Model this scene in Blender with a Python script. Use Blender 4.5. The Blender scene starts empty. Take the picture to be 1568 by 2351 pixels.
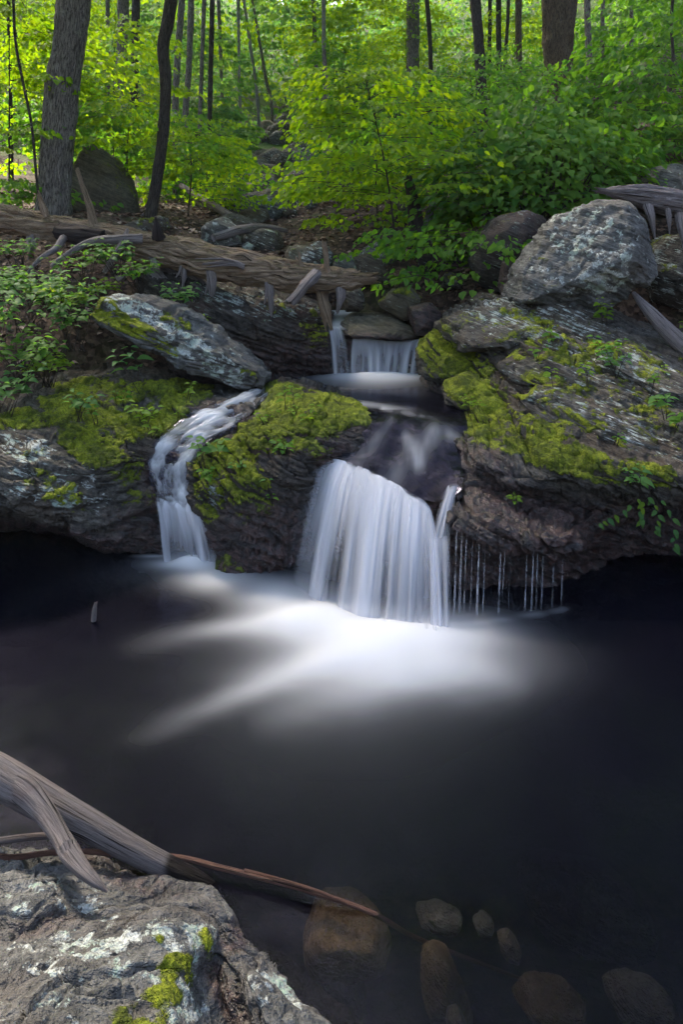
import bpy, math, random
import numpy as np
from mathutils import Matrix, Vector
from math import radians, sin, cos, pi

# ------------------------------------------------------------------ camera, sky, sun, exposure
SC = bpy.context.scene
CAM_H, FPX, CX, HY = 2.1, 1567.0, 784.0, 600.0      # camera height (m), focal length and horizon on a 1568 x 2350 sheet
cam_d = bpy.data.cameras.new('camera'); cam = bpy.data.objects.new('camera', cam_d)
SC.collection.objects.link(cam); SC.camera = cam
cam.location = (0, 0, CAM_H); cam.rotation_euler = (radians(90), 0, 0)
cam_d.sensor_fit = 'VERTICAL'; cam_d.sensor_height = 36; cam_d.lens = 24
cam_d.shift_y = -(1175 - HY) / 2350.0
cam_d.clip_start = 0.05; cam_d.clip_end = 600

SUN_EL, SUN_AZ = radians(52), radians(-38)           # azimuth measured from +Y (view direction) towards +X
world = bpy.data.worlds.new('World'); SC.world = world; world.use_nodes = True
wn = world.node_tree.nodes; wl = world.node_tree.links
sky = wn.new('ShaderNodeTexSky'); sky.sky_type = 'NISHITA'; sky.sun_disc = False
sky.sun_elevation = SUN_EL; sky.sun_rotation = SUN_AZ
sky.air_density = 1.0; sky.dust_density = 2.5; sky.ozone_density = 1.0
bg = wn['Background']; bg.inputs['Strength'].default_value = 0.12
wl.new(sky.outputs['Color'], bg.inputs['Color'])
sun_d = bpy.data.lights.new('sun', 'SUN'); sun_d.energy = 2.7; sun_d.angle = radians(10); sun_d.color = (1.0, 0.93, 0.8)
sun = bpy.data.objects.new('sun', sun_d); SC.collection.objects.link(sun)
sun.rotation_euler = (radians(90) - SUN_EL, 0, pi - SUN_AZ)
SC.view_settings.view_transform = 'Standard'; SC.view_settings.look = 'None'
SC.view_settings.gamma = 1.0; SC.view_settings.use_curve_mapping = False
SC.view_settings.exposure = 2.4
SC.view_settings.use_white_balance = True; SC.view_settings.white_balance_temperature = 7000; SC.view_settings.white_balance_tint = 12
SC.cycles.max_bounces = 6; SC.cycles.diffuse_bounces = 3; SC.cycles.glossy_bounces = 3
SC.cycles.transmission_bounces = 4; SC.cycles.transparent_max_bounces = 8; SC.cycles.volume_bounces = 0
SC.cycles.caustics_reflective = False; SC.cycles.caustics_refractive = False
SC.cycles.sample_clamp_indirect = 4.0; SC.cycles.use_adaptive_sampling = True; SC.cycles.adaptive_threshold = 0.06
COL = SC.collection

# ------------------------------------------------------------------ numeric helpers
def P(px, py, D):
    return np.array([(px - CX) / FPX * D, D, CAM_H - (py - HY) / FPX * D])
def Pz(px, py, z):
    return P(px, py, (CAM_H - z) * FPX / (py - HY))
def proj(V):
    V = np.asarray(V); D = np.maximum(V[..., 1], 0.05)
    return CX + FPX * V[..., 0] / D, HY + FPX * (CAM_H - V[..., 2]) / D

def _hash(ix, iy, iz, seed):
    h = (ix.astype(np.int64) * 374761393 + iy.astype(np.int64) * 668265263 + iz.astype(np.int64) * 2147483647 + seed * 974711) & 0xFFFFFFFF
    h = ((h ^ (h >> 13)) * 1274126177) & 0xFFFFFFFF
    h = ((h ^ (h >> 16)) * 2246822519) & 0xFFFFFFFF
    return ((h ^ (h >> 15)) & 0xFFFFFF) / float(0xFFFFFF)
def vnoise(p, seed=0):
    p = np.asarray(p, float); i = np.floor(p); f = p - i; i = i.astype(np.int64)
    u = f * f * f * (f * (f * 6 - 15) + 10)
    r = 0
    for dx in (0, 1):
        wx = u[..., 0] if dx else 1 - u[..., 0]
        for dy in (0, 1):
            wy = u[..., 1] if dy else 1 - u[..., 1]
            for dz in (0, 1):
                wz = u[..., 2] if dz else 1 - u[..., 2]
                r = r + wx * wy * wz * _hash(i[..., 0] + dx, i[..., 1] + dy, i[..., 2] + dz, seed)
    return r * 2 - 1
def fbm(p, sc=1.0, oct=4, seed=0, gain=0.5, ridge=False):
    p = np.asarray(p, float) * sc; a = 1.0; t = 0.0; s = 0.0
    for o in range(oct):
        n = vnoise(p + o * 17.3, seed + o)
        if ridge: n = 1 - 2 * np.abs(n)
        t = t + a * n; s += a; a *= gain; p = p * 2.03
    return t / s
def smooth(a, b, x):
    t = np.clip((x - a) / (b - a), 0, 1); return t * t * (3 - 2 * t)
def cr(pts, n):
    """Catmull-Rom through pts (k, d), resampled to n points along the parameter."""
    pts = np.asarray(pts, float); k = len(pts)
    if k == 2:
        t = np.linspace(0, 1, n)[:, None]; return pts[0] * (1 - t) + pts[1] * t
    q = np.vstack([2 * pts[0] - pts[1], pts, 2 * pts[-1] - pts[-2]])
    s = np.linspace(0, k - 1, n); i = np.minimum(s.astype(int), k - 2); t = (s - i)[:, None]
    p0, p1, p2, p3 = q[i], q[i + 1], q[i + 2], q[i + 3]
    return 0.5 * (2 * p1 + (p2 - p0) * t + (2 * p0 - 5 * p1 + 4 * p2 - p3) * t * t + (3 * p1 - p0 - 3 * p2 + p3) * t ** 3)
def loft(rows, nu, nv):
    g = np.array([cr(r, nu) for r in rows])                 # rows x nu x 3
    g = np.array([cr(g[:, j], nv) for j in range(nu)])      # nu x nv x 3
    return g.transpose(1, 0, 2)                             # nv x nu x 3
def grid_faces(nv, nu, off=0, flip=True):
    a = np.arange(nv * nu).reshape(nv, nu) + off
    f = np.stack([a[:-1, :-1], a[:-1, 1:], a[1:, 1:], a[1:, :-1]], -1).reshape(-1, 4)
    return f[:, ::-1] if flip else f
def vnormals(V, F):
    n = np.zeros_like(V); a = V[F[:, 0]]; b = V[F[:, 1]]; c = V[F[:, 2]]
    fn = np.cross(b - a, c - a)
    if F.shape[1] == 4: fn = np.cross(V[F[:, 2]] - a, V[F[:, 3]] - b)
    for k in range(F.shape[1]): np.add.at(n, F[:, k], fn)
    return n / np.maximum(np.linalg.norm(n, axis=1, keepdims=True), 1e-9)

def mesh_data(name, V, F, smooth_=True, attrs=None, uv=None):
    V = np.asarray(V, np.float32); F = np.asarray(F, np.int32); k = F.shape[1]
    me = bpy.data.meshes.new(name)
    me.vertices.add(len(V)); me.vertices.foreach_set('co', V.ravel())
    me.loops.add(F.size); me.loops.foreach_set('vertex_index', F.ravel())
    me.polygons.add(len(F)); me.polygons.foreach_set('loop_start', np.arange(0, F.size, k, dtype=np.int32))
    me.polygons.foreach_set('use_smooth', np.full(len(F), bool(smooth_)))
    if uv is not None:
        l = me.uv_layers.new(name='UVMap'); l.data.foreach_set('uv', np.asarray(uv, np.float32)[F.ravel()].ravel())
    for n, a in (attrs or {}).items():
        at = me.attributes.new(n, 'FLOAT', 'POINT'); at.data.foreach_set('value', np.asarray(a, np.float32).ravel())
    me.update(calc_edges=True); me.validate()
    return me
def link(name, me, mat=None, parent=None, label=None, cat=None, group=None, kind=None):
    o = bpy.data.objects.new(name, me); COL.objects.link(o)
    if mat is not None and me is not None and not me.materials: me.materials.append(mat)
    if parent is not None:
        o.parent = parent
        if parent.type == 'EMPTY': o.matrix_parent_inverse = Matrix.Translation(-parent.location)
    if label: o['label'] = label
    if cat: o['category'] = cat
    if group: o['group'] = group
    if kind: o['kind'] = kind
    return o
def mk(name, V, F, mat, parent=None, smooth_=True, attrs=None, uv=None, **kw):
    return link(name, mesh_data(name, V, F, smooth_, attrs, uv), mat, parent, **kw)
def empty(name, loc, **kw):
    o = link(name, None, **kw); o.empty_display_size = 0.1; o.location = loc; return o
# ------------------------------------------------------------------ materials
class NT:
    def __init__(s, name):
        s.m = bpy.data.materials.new(name); s.m.use_nodes = True; s.t = s.m.node_tree; s.n = s.t.nodes; s.l = s.t.links
        s.n.clear(); s.out = s.n.new('ShaderNodeOutputMaterial')
    def a(s, typ, **kw):
        x = s.n.new(typ)
        for k, v in kw.items(): setattr(x, k, v)
        return x
    def put(s, sock, v):
        if v is None: return
        if hasattr(v, 'is_output') or isinstance(v, bpy.types.NodeSocket): s.l.new(v, sock)
        elif isinstance(v, (tuple, list)) and len(v) == 3 and sock.type == 'RGBA': sock.default_value = (*v, 1)
        else: sock.default_value = v
    def attr(s, name):
        return s.a('ShaderNodeAttribute', attribute_name=name).outputs['Fac']
    def pos(s): return s.a('ShaderNodeNewGeometry').outputs['Position']
    def uv(s): return s.a('ShaderNodeTexCoord').outputs['UV']
    def mapv(s, v, scale=(1, 1, 1), rot=(0, 0, 0), loc=(0, 0, 0)):
        x = s.a('ShaderNodeMapping'); s.l.new(v, x.inputs['Vector']); x.inputs['Scale'].default_value = scale
        x.inputs['Rotation'].default_value = rot; x.inputs['Location'].default_value = loc
        return x.outputs[0]
    def noise(s, v, scale=5, detail=4, rough=0.55, dist=0.0, col=False):
        x = s.a('ShaderNodeTexNoise'); s.l.new(v, x.inputs['Vector']); x.inputs['Scale'].default_value = scale
        x.inputs['Detail'].default_value = detail; x.inputs['Roughness'].default_value = rough; x.inputs['Distortion'].default_value = dist
        return x.outputs['Color' if col else 'Fac']
    def vor(s, v, scale=5, feature='F1', out='Distance', rand=1.0):
        x = s.a('ShaderNodeTexVoronoi', feature=feature); s.l.new(v, x.inputs['Vector']); x.inputs['Scale'].default_value = scale
        x.inputs['Randomness'].default_value = rand
        return x.outputs[out]
    def math(s, op, a, b=None, c=None, clamp=False):
        x = s.a('ShaderNodeMath', operation=op, use_clamp=clamp); s.put(x.inputs[0], a)
        if b is not None: s.put(x.inputs[1], b)
        if c is not None: s.put(x.inputs[2], c)
        return x.outputs[0]
    def sm(s, v, lo, hi, a=0.0, b=1.0):
        x = s.a('ShaderNodeMapRange', interpolation_type='SMOOTHSTEP'); s.put(x.inputs['Value'], v)
        x.inputs['From Min'].default_value = lo; x.inputs['From Max'].default_value = hi
        x.inputs['To Min'].default_value = a; x.inputs['To Max'].default_value = b
        return x.outputs[0]
    def mix(s, f, a, b):
        x = s.a('ShaderNodeMix', data_type='RGBA'); s.put(x.inputs[0], f); s.put(x.inputs[6], a); s.put(x.inputs[7], b)
        return x.outputs[2]
    def mixf(s, f, a, b):
        x = s.a('ShaderNodeMix', data_type='FLOAT'); s.put(x.inputs[0], f); s.put(x.inputs[2], a); s.put(x.inputs[3], b)
        return x.outputs[0]
    def ramp(s, f, stops):
        x = s.a('ShaderNodeValToRGB'); s.put(x.inputs[0], f); e = x.color_ramp.elements
        while len(e) < len(stops): e.new(0.5)
        for k, (p, c) in enumerate(stops): e[k].position = p; e[k].color = (*c, 1)
        return x.outputs[0]
    def bump(s, h, strength=0.5, dist=0.02, normal=None):
        x = s.a('ShaderNodeBump'); s.put(x.inputs['Height'], h); x.inputs['Strength'].default_value = strength
        x.inputs['Distance'].default_value = dist
        if normal is not None: s.l.new(normal, x.inputs['Normal'])
        return x.outputs[0]
    def bsdf(s, color, rough=0.8, normal=None, spec=0.3):
        x = s.a('ShaderNodeBsdfPrincipled'); s.put(x.inputs['Base Color'], color); s.put(x.inputs['Roughness'], rough)
        s.put(x.inputs['Specular IOR Level'], spec)
        if normal is not None: s.l.new(normal, x.inputs['Normal'])
        return x.outputs[0]
    def mixs(s, f, a, b):
        x = s.a('ShaderNodeMixShader'); s.put(x.inputs[0], f); s.l.new(a, x.inputs[1]); s.l.new(b, x.inputs[2]); return x.outputs[0]
    def end(s, sh): s.l.new(sh, s.out.inputs['Surface']); return s.m

def rock_material(name, dark, light, lich=(0.40, 0.42, 0.39), brown=(0.09, 0.055, 0.045), scale=1.0, iso=False):
    m = NT(name); p = m.pos()
    tilt = (0, radians(22), 0)
    pr = m.a('ShaderNodeVectorRotate', rotation_type='Y_AXIS'); m.l.new(p, pr.inputs['Vector']); pr.inputs['Angle'].default_value = radians(-22)
    ps = m.mapv(pr.outputs[0], scale=(1.0, 1.5, 11.0))
    lay = m.noise(ps, 3.5 * scale, 4, 0.68)
    n1 = m.attr('rn1'); n2 = m.noise(p, 17 * scale, 4, 0.72); n3 = m.noise(p, 70, 2, 0.7)
    f = m.math('ADD', m.math('MULTIPLY', lay, 0.6), m.math('MULTIPLY', n2, 0.4))
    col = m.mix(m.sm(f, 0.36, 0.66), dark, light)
    col = m.mix(m.math('MULTIPLY', m.sm(n1, 0.45, 0.7), 0.55), col, brown)
    col = m.mix(m.sm(n3, 0.56, 0.72, 0, 0.5), col, tuple(0.35 * c for c in dark))
    # lichen
    la = m.attr('lichen')
    lpos = m.a('ShaderNodeVectorMath', operation='ADD'); m.l.new(p, lpos.inputs[0])
    wob = m.a('ShaderNodeVectorMath', operation='SCALE'); m.l.new(m.noise(p, 14, 1, 0.6, col=True), wob.inputs[0]); wob.inputs['Scale'].default_value = 0.09
    m.l.new(wob.outputs[0], lpos.inputs[1])
    lv = m.noise(p if iso else ps, (11 if iso else 5.5) * scale, 5, 0.76); lv2 = m.vor(lpos.outputs[0], 13 * scale, 'SMOOTH_F1')
    lf = m.math('ADD', m.math('MULTIPLY', lv, 0.95), m.math('MULTIPLY', m.math('SUBTRACT', 0.55, lv2), 0.28))
    thr = m.math('SUBTRACT', 0.80, m.math('MULTIPLY', la, 0.34))
    lm = m.sm(m.math('SUBTRACT', lf, thr), -0.015, 0.06)
    lm = m.math('MULTIPLY', lm, m.sm(n3, 0.22, 0.48, 0.35, 1.0))
    lcol = m.mix(m.sm(m.attr('rn2'), 0.4, 0.62), lich, (lich[0] * 0.62, lich[1] * 0.78, lich[2] * 0.66))
    lcol = m.mix(m.sm(n3, 0.35, 0.65), tuple(0.65 * c for c in lich), lcol)
    col = m.mix(lm, col, lcol)
    # wet
    wa = m.attr('wet')
    wcol = m.mix(m.sm(n2, 0.38, 0.64), (0.010, 0.007, 0.007), (0.075, 0.038, 0.031))
    col = m.mix(m.math('MULTIPLY', wa, 0.92), col, wcol)
    # moss
    ma = m.attr('moss')
    mn = m.attr('rn2'); mn2 = m.noise(p, 95, 2, 0.75); mn3 = m.noise(p, 24, 4, 0.72)
    mf = m.sm(m.math('ADD', ma, m.math('MULTIPLY', m.math('SUBTRACT', mn3, 0.5), 0.9)), 0.40, 0.60)
    mcol = m.ramp(m.math('ADD', m.math('MULTIPLY', mn3, 0.5), m.math('MULTIPLY', mn, 0.5)), [(0.30, (0.018, 0.022, 0.004)), (0.43, (0.075, 0.096, 0.008)), (0.53, (0.18, 0.212, 0.012)), (0.65, (0.31, 0.345, 0.024))])
    mcol = m.mix(m.sm(mn2, 0.35, 0.7, 0.55, 0.0), mcol, (0.012, 0.016, 0.003))
    col = m.mix(mf, col, mcol)
    rough = m.mixf(m.math('MULTIPLY', wa, m.math('SUBTRACT', 1.0, mf)), 0.88, m.mixf(n2, 0.22, 0.5))
    b1 = m.bump(m.math('ADD', m.math('MULTIPLY', lay, 1.0), m.math('MULTIPLY', n2, 0.8)), 0.75, 0.05)
    b2 = m.bump(m.math('ADD', n3, m.math('MULTIPLY', mf, m.math('ADD', m.math('MULTIPLY', mn2, 1.6), m.math('MULTIPLY', mn3, 2.4)))), 0.7, 0.012, b1)
    return m.end(m.bsdf(col, rough, b2, m.mixf(wa, 0.2, 0.5)))

M = {}
M['rock'] = rock_material('rock_grey', (0.021, 0.0185, 0.0155), (0.118, 0.106, 0.089), brown=(0.058, 0.038, 0.024))
M['rock_pale'] = rock_material('rock_pale', (0.042, 0.042, 0.040), (0.155, 0.152, 0.142), lich=(0.42, 0.44, 0.41), brown=(0.075, 0.06, 0.05), iso=True)
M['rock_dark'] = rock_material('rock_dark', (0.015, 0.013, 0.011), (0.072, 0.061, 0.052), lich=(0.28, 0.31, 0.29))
M['rock_brown'] = rock_material('rock_brown', (0.05, 0.045, 0.035), (0.15, 0.13, 0.095), lich=(0.30, 0.31, 0.27), brown=(0.10, 0.075, 0.04))

M['rock_tan'] = rock_material('rock_tan', (0.26, 0.19, 0.10), (0.50, 0.40, 0.26), lich=(0.45, 0.42, 0.34), brown=(0.2, 0.14, 0.08))
M['rock_palest'] = rock_material('rock_palest', (0.35, 0.34, 0.30), (0.6, 0.6, 0.55))

def wood_material(name, dark, light, tint, vs=1.0, rough=0.85, moss=0.0):
    m = NT(name); uv = m.uv(); p = m.pos()
    s1 = m.noise(m.mapv(uv, scale=(9, 1.6 * vs, 1)), 3.0, 6, 0.7, 0.6)
    s2 = m.noise(m.mapv(uv, scale=(34, 2.2 * vs, 1)), 3.0, 5, 0.75, 0.3)
    s3 = m.noise(p, 6, 5, 0.65)
    s0 = m.noise(m.mapv(uv, scale=(3.0, 0.45 * vs, 1)), 2.6, 4, 0.6, 0.5)
    f = m.math('ADD', m.math('ADD', m.math('MULTIPLY', s1, 0.42), m.math('MULTIPLY', s2, 0.33)), m.math('MULTIPLY', s0, 0.25))
    col = m.ramp(f, [(0.36, dark), (0.47, tuple(0.5 * (a + b) for a, b in zip(dark, light))), (0.60, light)])
    col = m.mix(m.sm(s3, 0.5, 0.72, 0, 0.7), col, tint)
    col = m.mix(m.sm(s2, 0.30, 0.40, 0.85, 0.0), col, tuple(0.25 * c for c in dark))
    if moss > 0:
        up = m.a('ShaderNodeSeparateXYZ'); m.l.new(m.a('ShaderNodeNewGeometry').outputs['Normal'], up.inputs[0])
        mm = m.math('MULTIPLY', m.sm(m.math('ADD', up.outputs[2], m.noise(p, 5, 6, 0.7)), 1.05, 1.3), moss)
        col = m.mix(mm, col, m.mix(m.noise(p, 60, 3), (0.03, 0.035, 0.006), (0.11, 0.12, 0.015)))
    wet = m.attr('wet'); col = m.mix(wet, col, m.mix(s2, (0.006, 0.005, 0.005), (0.035, 0.024, 0.022)))
    crack = m.sm(m.noise(m.mapv(uv, scale=(16, 0.7 * vs, 1)), 2.2, 3, 0.6, 0.4), 0.34, 0.42)
    col = m.mix(crack, tuple(0.18 * c for c in dark), col)
    b = m.bump(m.math('ADD', m.math('ADD', s1, s2), m.math('MULTIPLY', crack, 0.8)), 1.0, 0.04)
    return m.end(m.bsdf(col, m.mixf(wet, rough, 0.35), b, 0.2))
M['log'] = wood_material('weathered_log', (0.030, 0.016, 0.010), (0.48, 0.345, 0.235), (0.20, 0.10, 0.05), moss=0.5)
M['deadwood'] = wood_material('grey_deadwood', (0.07, 0.055, 0.055), (0.36, 0.31, 0.30), (0.22, 0.17, 0.16))
M['drift'] = wood_material('driftwood', (0.085, 0.066, 0.062), (0.42, 0.36, 0.34), (0.17, 0.12, 0.11))
M['twig'] = wood_material('reddish_twig', (0.10, 0.045, 0.03), (0.33, 0.17, 0.12), (0.20, 0.09, 0.06), rough=0.5)
M['rotten'] = wood_material('rotten_bark', (0.010, 0.008, 0.008), (0.06, 0.042, 0.038), (0.035, 0.022, 0.018))

def bark_material(name, dark, light, vs=1.0):
    m = NT(name); uv = m.uv(); p = m.pos()
    a = m.vor(m.mapv(uv, scale=(1, 0.22 * vs, 1)), 26, 'DISTANCE_TO_EDGE'); n = m.noise(m.mapv(uv, scale=(5, 1.2 * vs, 1)), 6, 6, 0.7)
    n2 = m.noise(p, 5, 5, 0.65); n3 = m.noise(p, 40, 4, 0.7)
    f = m.math('ADD', m.math('MULTIPLY', m.sm(a, 0.0, 0.22), 0.35), m.math('MULTIPLY', n, 0.75))
    col = m.ramp(f, [(0.32, dark), (0.55, tuple(0.5 * (x + y) for x, y in zip(dark, light))), (0.82, light)])
    col = m.mix(m.sm(n2, 0.56, 0.7, 0, 0.55), col, (light[0] * 0.95, light[1] * 1.08, light[2] * 0.98))
    col = m.mix(m.sm(n3, 0.3, 0.5, 0.5, 0), col, tuple(0.4 * c for c in dark))
    return m.end(m.bsdf(col, 0.9, m.bump(m.math('ADD', f, m.math('MULTIPLY', n3, 0.3)), 1.0, 0.035), 0.15))
M['bark'] = bark_material('bark_grey', (0.022, 0.017, 0.014), (0.27, 0.235, 0.205))
M['bark_dark'] = bark_material('bark_dark', (0.014, 0.011, 0.010), (0.085, 0.068, 0.055))
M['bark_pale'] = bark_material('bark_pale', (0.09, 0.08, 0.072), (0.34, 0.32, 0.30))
M['bark_brown'] = bark_material('bark_brown', (0.030, 0.020, 0.013), (0.16, 0.115, 0.075))
M['branch'] = bark_material('thin_branch', (0.020, 0.015, 0.012), (0.085, 0.065, 0.05))

def leaf_material(name, c0, c1, t0, t1, trans=0.5):
    m = NT(name); t = m.attr('tint'); p = m.pos()
    oi = m.a('ShaderNodeObjectInfo').outputs['Random']
    v = m.math('FRACT', m.math('ADD', t, m.math('MULTIPLY', oi, 0.73)))
    nz = m.noise(p, 1.3, 2, 0.5)
    v = m.math('ADD', m.math('MULTIPLY', v, 0.75), m.math('MULTIPLY', m.math('SUBTRACT', nz, 0.35), 0.7), clamp=True)
    col = m.mix(v, c0, c1); tc = m.mix(v, t0, t1)
    d = m.bsdf(col, 0.62, None, 0.14)
    x = m.a('ShaderNodeBsdfTranslucent'); m.put(x.inputs['Color'], tc)
    return m.end(m.mixs(trans, d, x.outputs[0]))
M['leaf'] = leaf_material('leaf_green', (0.030, 0.090, 0.016), (0.085, 0.175, 0.016), (0.10, 0.32, 0.025), (0.27, 0.53, 0.02))
M['leaf_bright'] = leaf_material('leaf_bright', (0.060, 0.135, 0.010), (0.12, 0.205, 0.010), (0.24, 0.50, 0.012), (0.48, 0.64, 0.008))  # brighter leaf colours, sunlight partly put into them
M['leaf_deep'] = leaf_material('leaf_deep', (0.026, 0.090, 0.018), (0.080, 0.165, 0.016), (0.07, 0.26, 0.02), (0.24, 0.46, 0.014))
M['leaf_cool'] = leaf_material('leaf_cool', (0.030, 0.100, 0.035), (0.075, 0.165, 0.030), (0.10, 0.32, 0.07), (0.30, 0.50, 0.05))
M['fern'] = leaf_material('fern_green', (0.055, 0.13, 0.012), (0.12, 0.19, 0.014), (0.20, 0.42, 0.02), (0.42, 0.55, 0.015))

def litter_material():
    m = NT('leaf_litter'); t = m.attr('tint')
    col = m.ramp(t, [(0.0, (0.035, 0.020, 0.014)), (0.4, (0.12, 0.065, 0.045)), (0.75, (0.22, 0.135, 0.10)), (1.0, (0.33, 0.24, 0.20))])
    return m.end(m.bsdf(col, 0.7, None, 0.25))
M['litter'] = litter_material()
def ground_material():
    m = NT('forest_floor'); p = m.pos()
    n = m.noise(p, 1.2, 6, 0.65); n2 = m.noise(p, 14, 6, 0.7); v = m.vor(p, 22, 'F1', 'Color')
    sx = m.a('ShaderNodeSeparateXYZ'); m.l.new(v, sx.inputs[0])
    col = m.ramp(sx.outputs[0], [(0.0, (0.018, 0.011, 0.008)), (0.5, (0.065, 0.038, 0.026)), (1.0, (0.15, 0.095, 0.07))])
    col = m.mix(m.sm(n2, 0.3, 0.7, 0.6, 0), col, (0.012, 0.008, 0.006))
    col = m.mix(m.sm(n, 0.5, 0.66, 0, 0.6), col, (0.035, 0.048, 0.010))
    sp = m.a('ShaderNodeSeparateXYZ'); m.l.new(p, sp.inputs[0])
    far = m.sm(sp.outputs[1], 12, 22)
    col = m.mix(m.math('MULTIPLY', far, m.sm(m.noise(p, 0.8, 5, 0.6), 0.32, 0.5)), col, m.mix(n2, (0.02, 0.05, 0.010), (0.07, 0.13, 0.015)))
    bed = m.sm(sp.outputs[2], -0.02, 0.08, 1, 0)
    col = m.mix(bed, col, m.mix(m.sm(n2, 0.4, 0.65), (0.012, 0.010, 0.009), (0.060, 0.040, 0.026)))
    return m.end(m.bsdf(col, 0.9, m.bump(m.math('ADD', n2, sx.outputs[0]), 0.9, 0.03), 0.2))
M['ground'] = ground_material()

def water_material():
    """Stream water: clear over its bed where shallow, murky where deep, white where aerated."""
    m = NT('water'); p = m.pos(); foam = m.attr('foam'); murk = m.attr('murk')
    up = m.a('ShaderNodeBsdfTransparent'); m.put(up.inputs['Color'], (0.72, 0.66, 0.60))
    dk = m.a('ShaderNodeBsdfDiffuse'); m.put(dk.inputs['Color'], (0.0030, 0.0029, 0.0056))
    body = m.mixs(murk, up.outputs[0], dk.outputs[0])
    nb = m.bump(m.noise(m.mapv(p, scale=(1, 1, 1)), 3.0, 2, 0.5), 0.12, 0.05)
    gl = m.a('ShaderNodeBsdfGlossy'); m.put(gl.inputs['Color'], (0.45, 0.44, 0.62)); m.put(gl.inputs['Roughness'], 0.16); m.l.new(nb, gl.inputs['Normal'])
    fr = m.a('ShaderNodeFresnel'); fr.inputs['IOR'].default_value = 1.33; m.l.new(nb, fr.inputs['Normal'])
    w = m.mixs(fr.outputs[0], body, gl.outputs[0])
    fd = m.a('ShaderNodeBsdfDiffuse'); m.put(fd.inputs['Color'], (0.78, 0.78, 0.80))
    ft = m.a('ShaderNodeBsdfTranslucent'); m.put(ft.inputs['Color'], (0.70, 0.70, 0.74))
    fo = m.mixs(0.25, fd.outputs[0], ft.outputs[0])
    return m.end(m.mixs(foam, w, fo))
M['water'] = water_material()
def fall_material():
    """Falling water drawn out into fine strands: white where dense, see-through between them."""
    m = NT('falling_water'); a = m.attr('dens')
    fd = m.a('ShaderNodeBsdfDiffuse'); m.put(fd.inputs['Color'], (0.74, 0.74, 0.79))
    ft = m.a('ShaderNodeBsdfTranslucent'); m.put(ft.inputs['Color'], (0.76, 0.76, 0.82))
    tr = m.a('ShaderNodeBsdfTransparent')
    return m.end(m.mixs(a, tr.outputs[0], m.mixs(0.4, fd.outputs[0], ft.outputs[0])))
M['fall'] = fall_material()

# ------------------------------------------------------------------ painting moss, lichen and wetness on rocks
def paint(px, py, blobs):
    """blobs: (cx, cy, rx, ry, angle_deg, weight) on the 1568-wide sheet, strongest wins."""
    r = np.zeros_like(px)
    for cx, cy, rx, ry, ang, w in blobs:
        c, s = cos(radians(ang)), sin(radians(ang)); dx, dy = px - cx, py - cy
        u = (dx * c + dy * s) / rx; v = (-dx * s + dy * c) / ry
        r = np.maximum(r, w * (1 - smooth(0.55, 1.25, np.sqrt(u * u + v * v))))
    return r
NS = np.array([sin(radians(22)), -0.22, cos(radians(22))]); NS /= np.linalg.norm(NS)
def strata(V, thick, seed, warp=0.22):
    s = (V @ NS) / thick + warp * fbm(V, 2.2, 3, seed) * 2.0
    i = np.floor(s); f = s - i
    h0 = _hash(i.astype(np.int64), np.zeros(len(V), np.int64), np.zeros(len(V), np.int64), seed)
    h1 = _hash(i.astype(np.int64) + 1, np.zeros(len(V), np.int64), np.zeros(len(V), np.int64), seed)
    return h0 + (h1 - h0) * smooth(0.80, 1.0, f) - (0.25 + 0.7 * h1) * (1 - smooth(0.0, 0.16, np.abs(f - 0.9)))
def cells(V, size, seed):
    """Angular blocks lined up with the bedding: a value per block and the distance to the nearest joint."""
    c, s_ = cos(radians(22)), sin(radians(22))
    q = np.stack([V[:, 0] * c - V[:, 2] * s_, V[:, 1], V[:, 0] * s_ + V[:, 2] * c], 1) / np.array(size); q = q + 0.16 * fbm(V, 3.0, 2, seed + 40)[:, None]
    i = np.floor(q).astype(np.int64); d1 = np.full(len(V), 9.0); d2 = d1.copy(); h = np.zeros(len(V))
    for dx in (-1, 0, 1):
        for dy in (-1, 0, 1):
            for dz in (-1, 0, 1):
                j = i + np.array([dx, dy, dz]); f = np.stack([_hash(j[:, 0], j[:, 1], j[:, 2], seed + k) for k in (0, 1, 2)], 1)
                d = np.linalg.norm(j + 0.1 + 0.8 * f - q, axis=1); hv = _hash(j[:, 0], j[:, 1], j[:, 2], seed + 3)
                b = d < d1; d2 = np.where(b, d1, np.minimum(d2, d)); h = np.where(b, hv, h); d1 = np.where(b, d, d1)
    return h, d2 - d1
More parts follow.
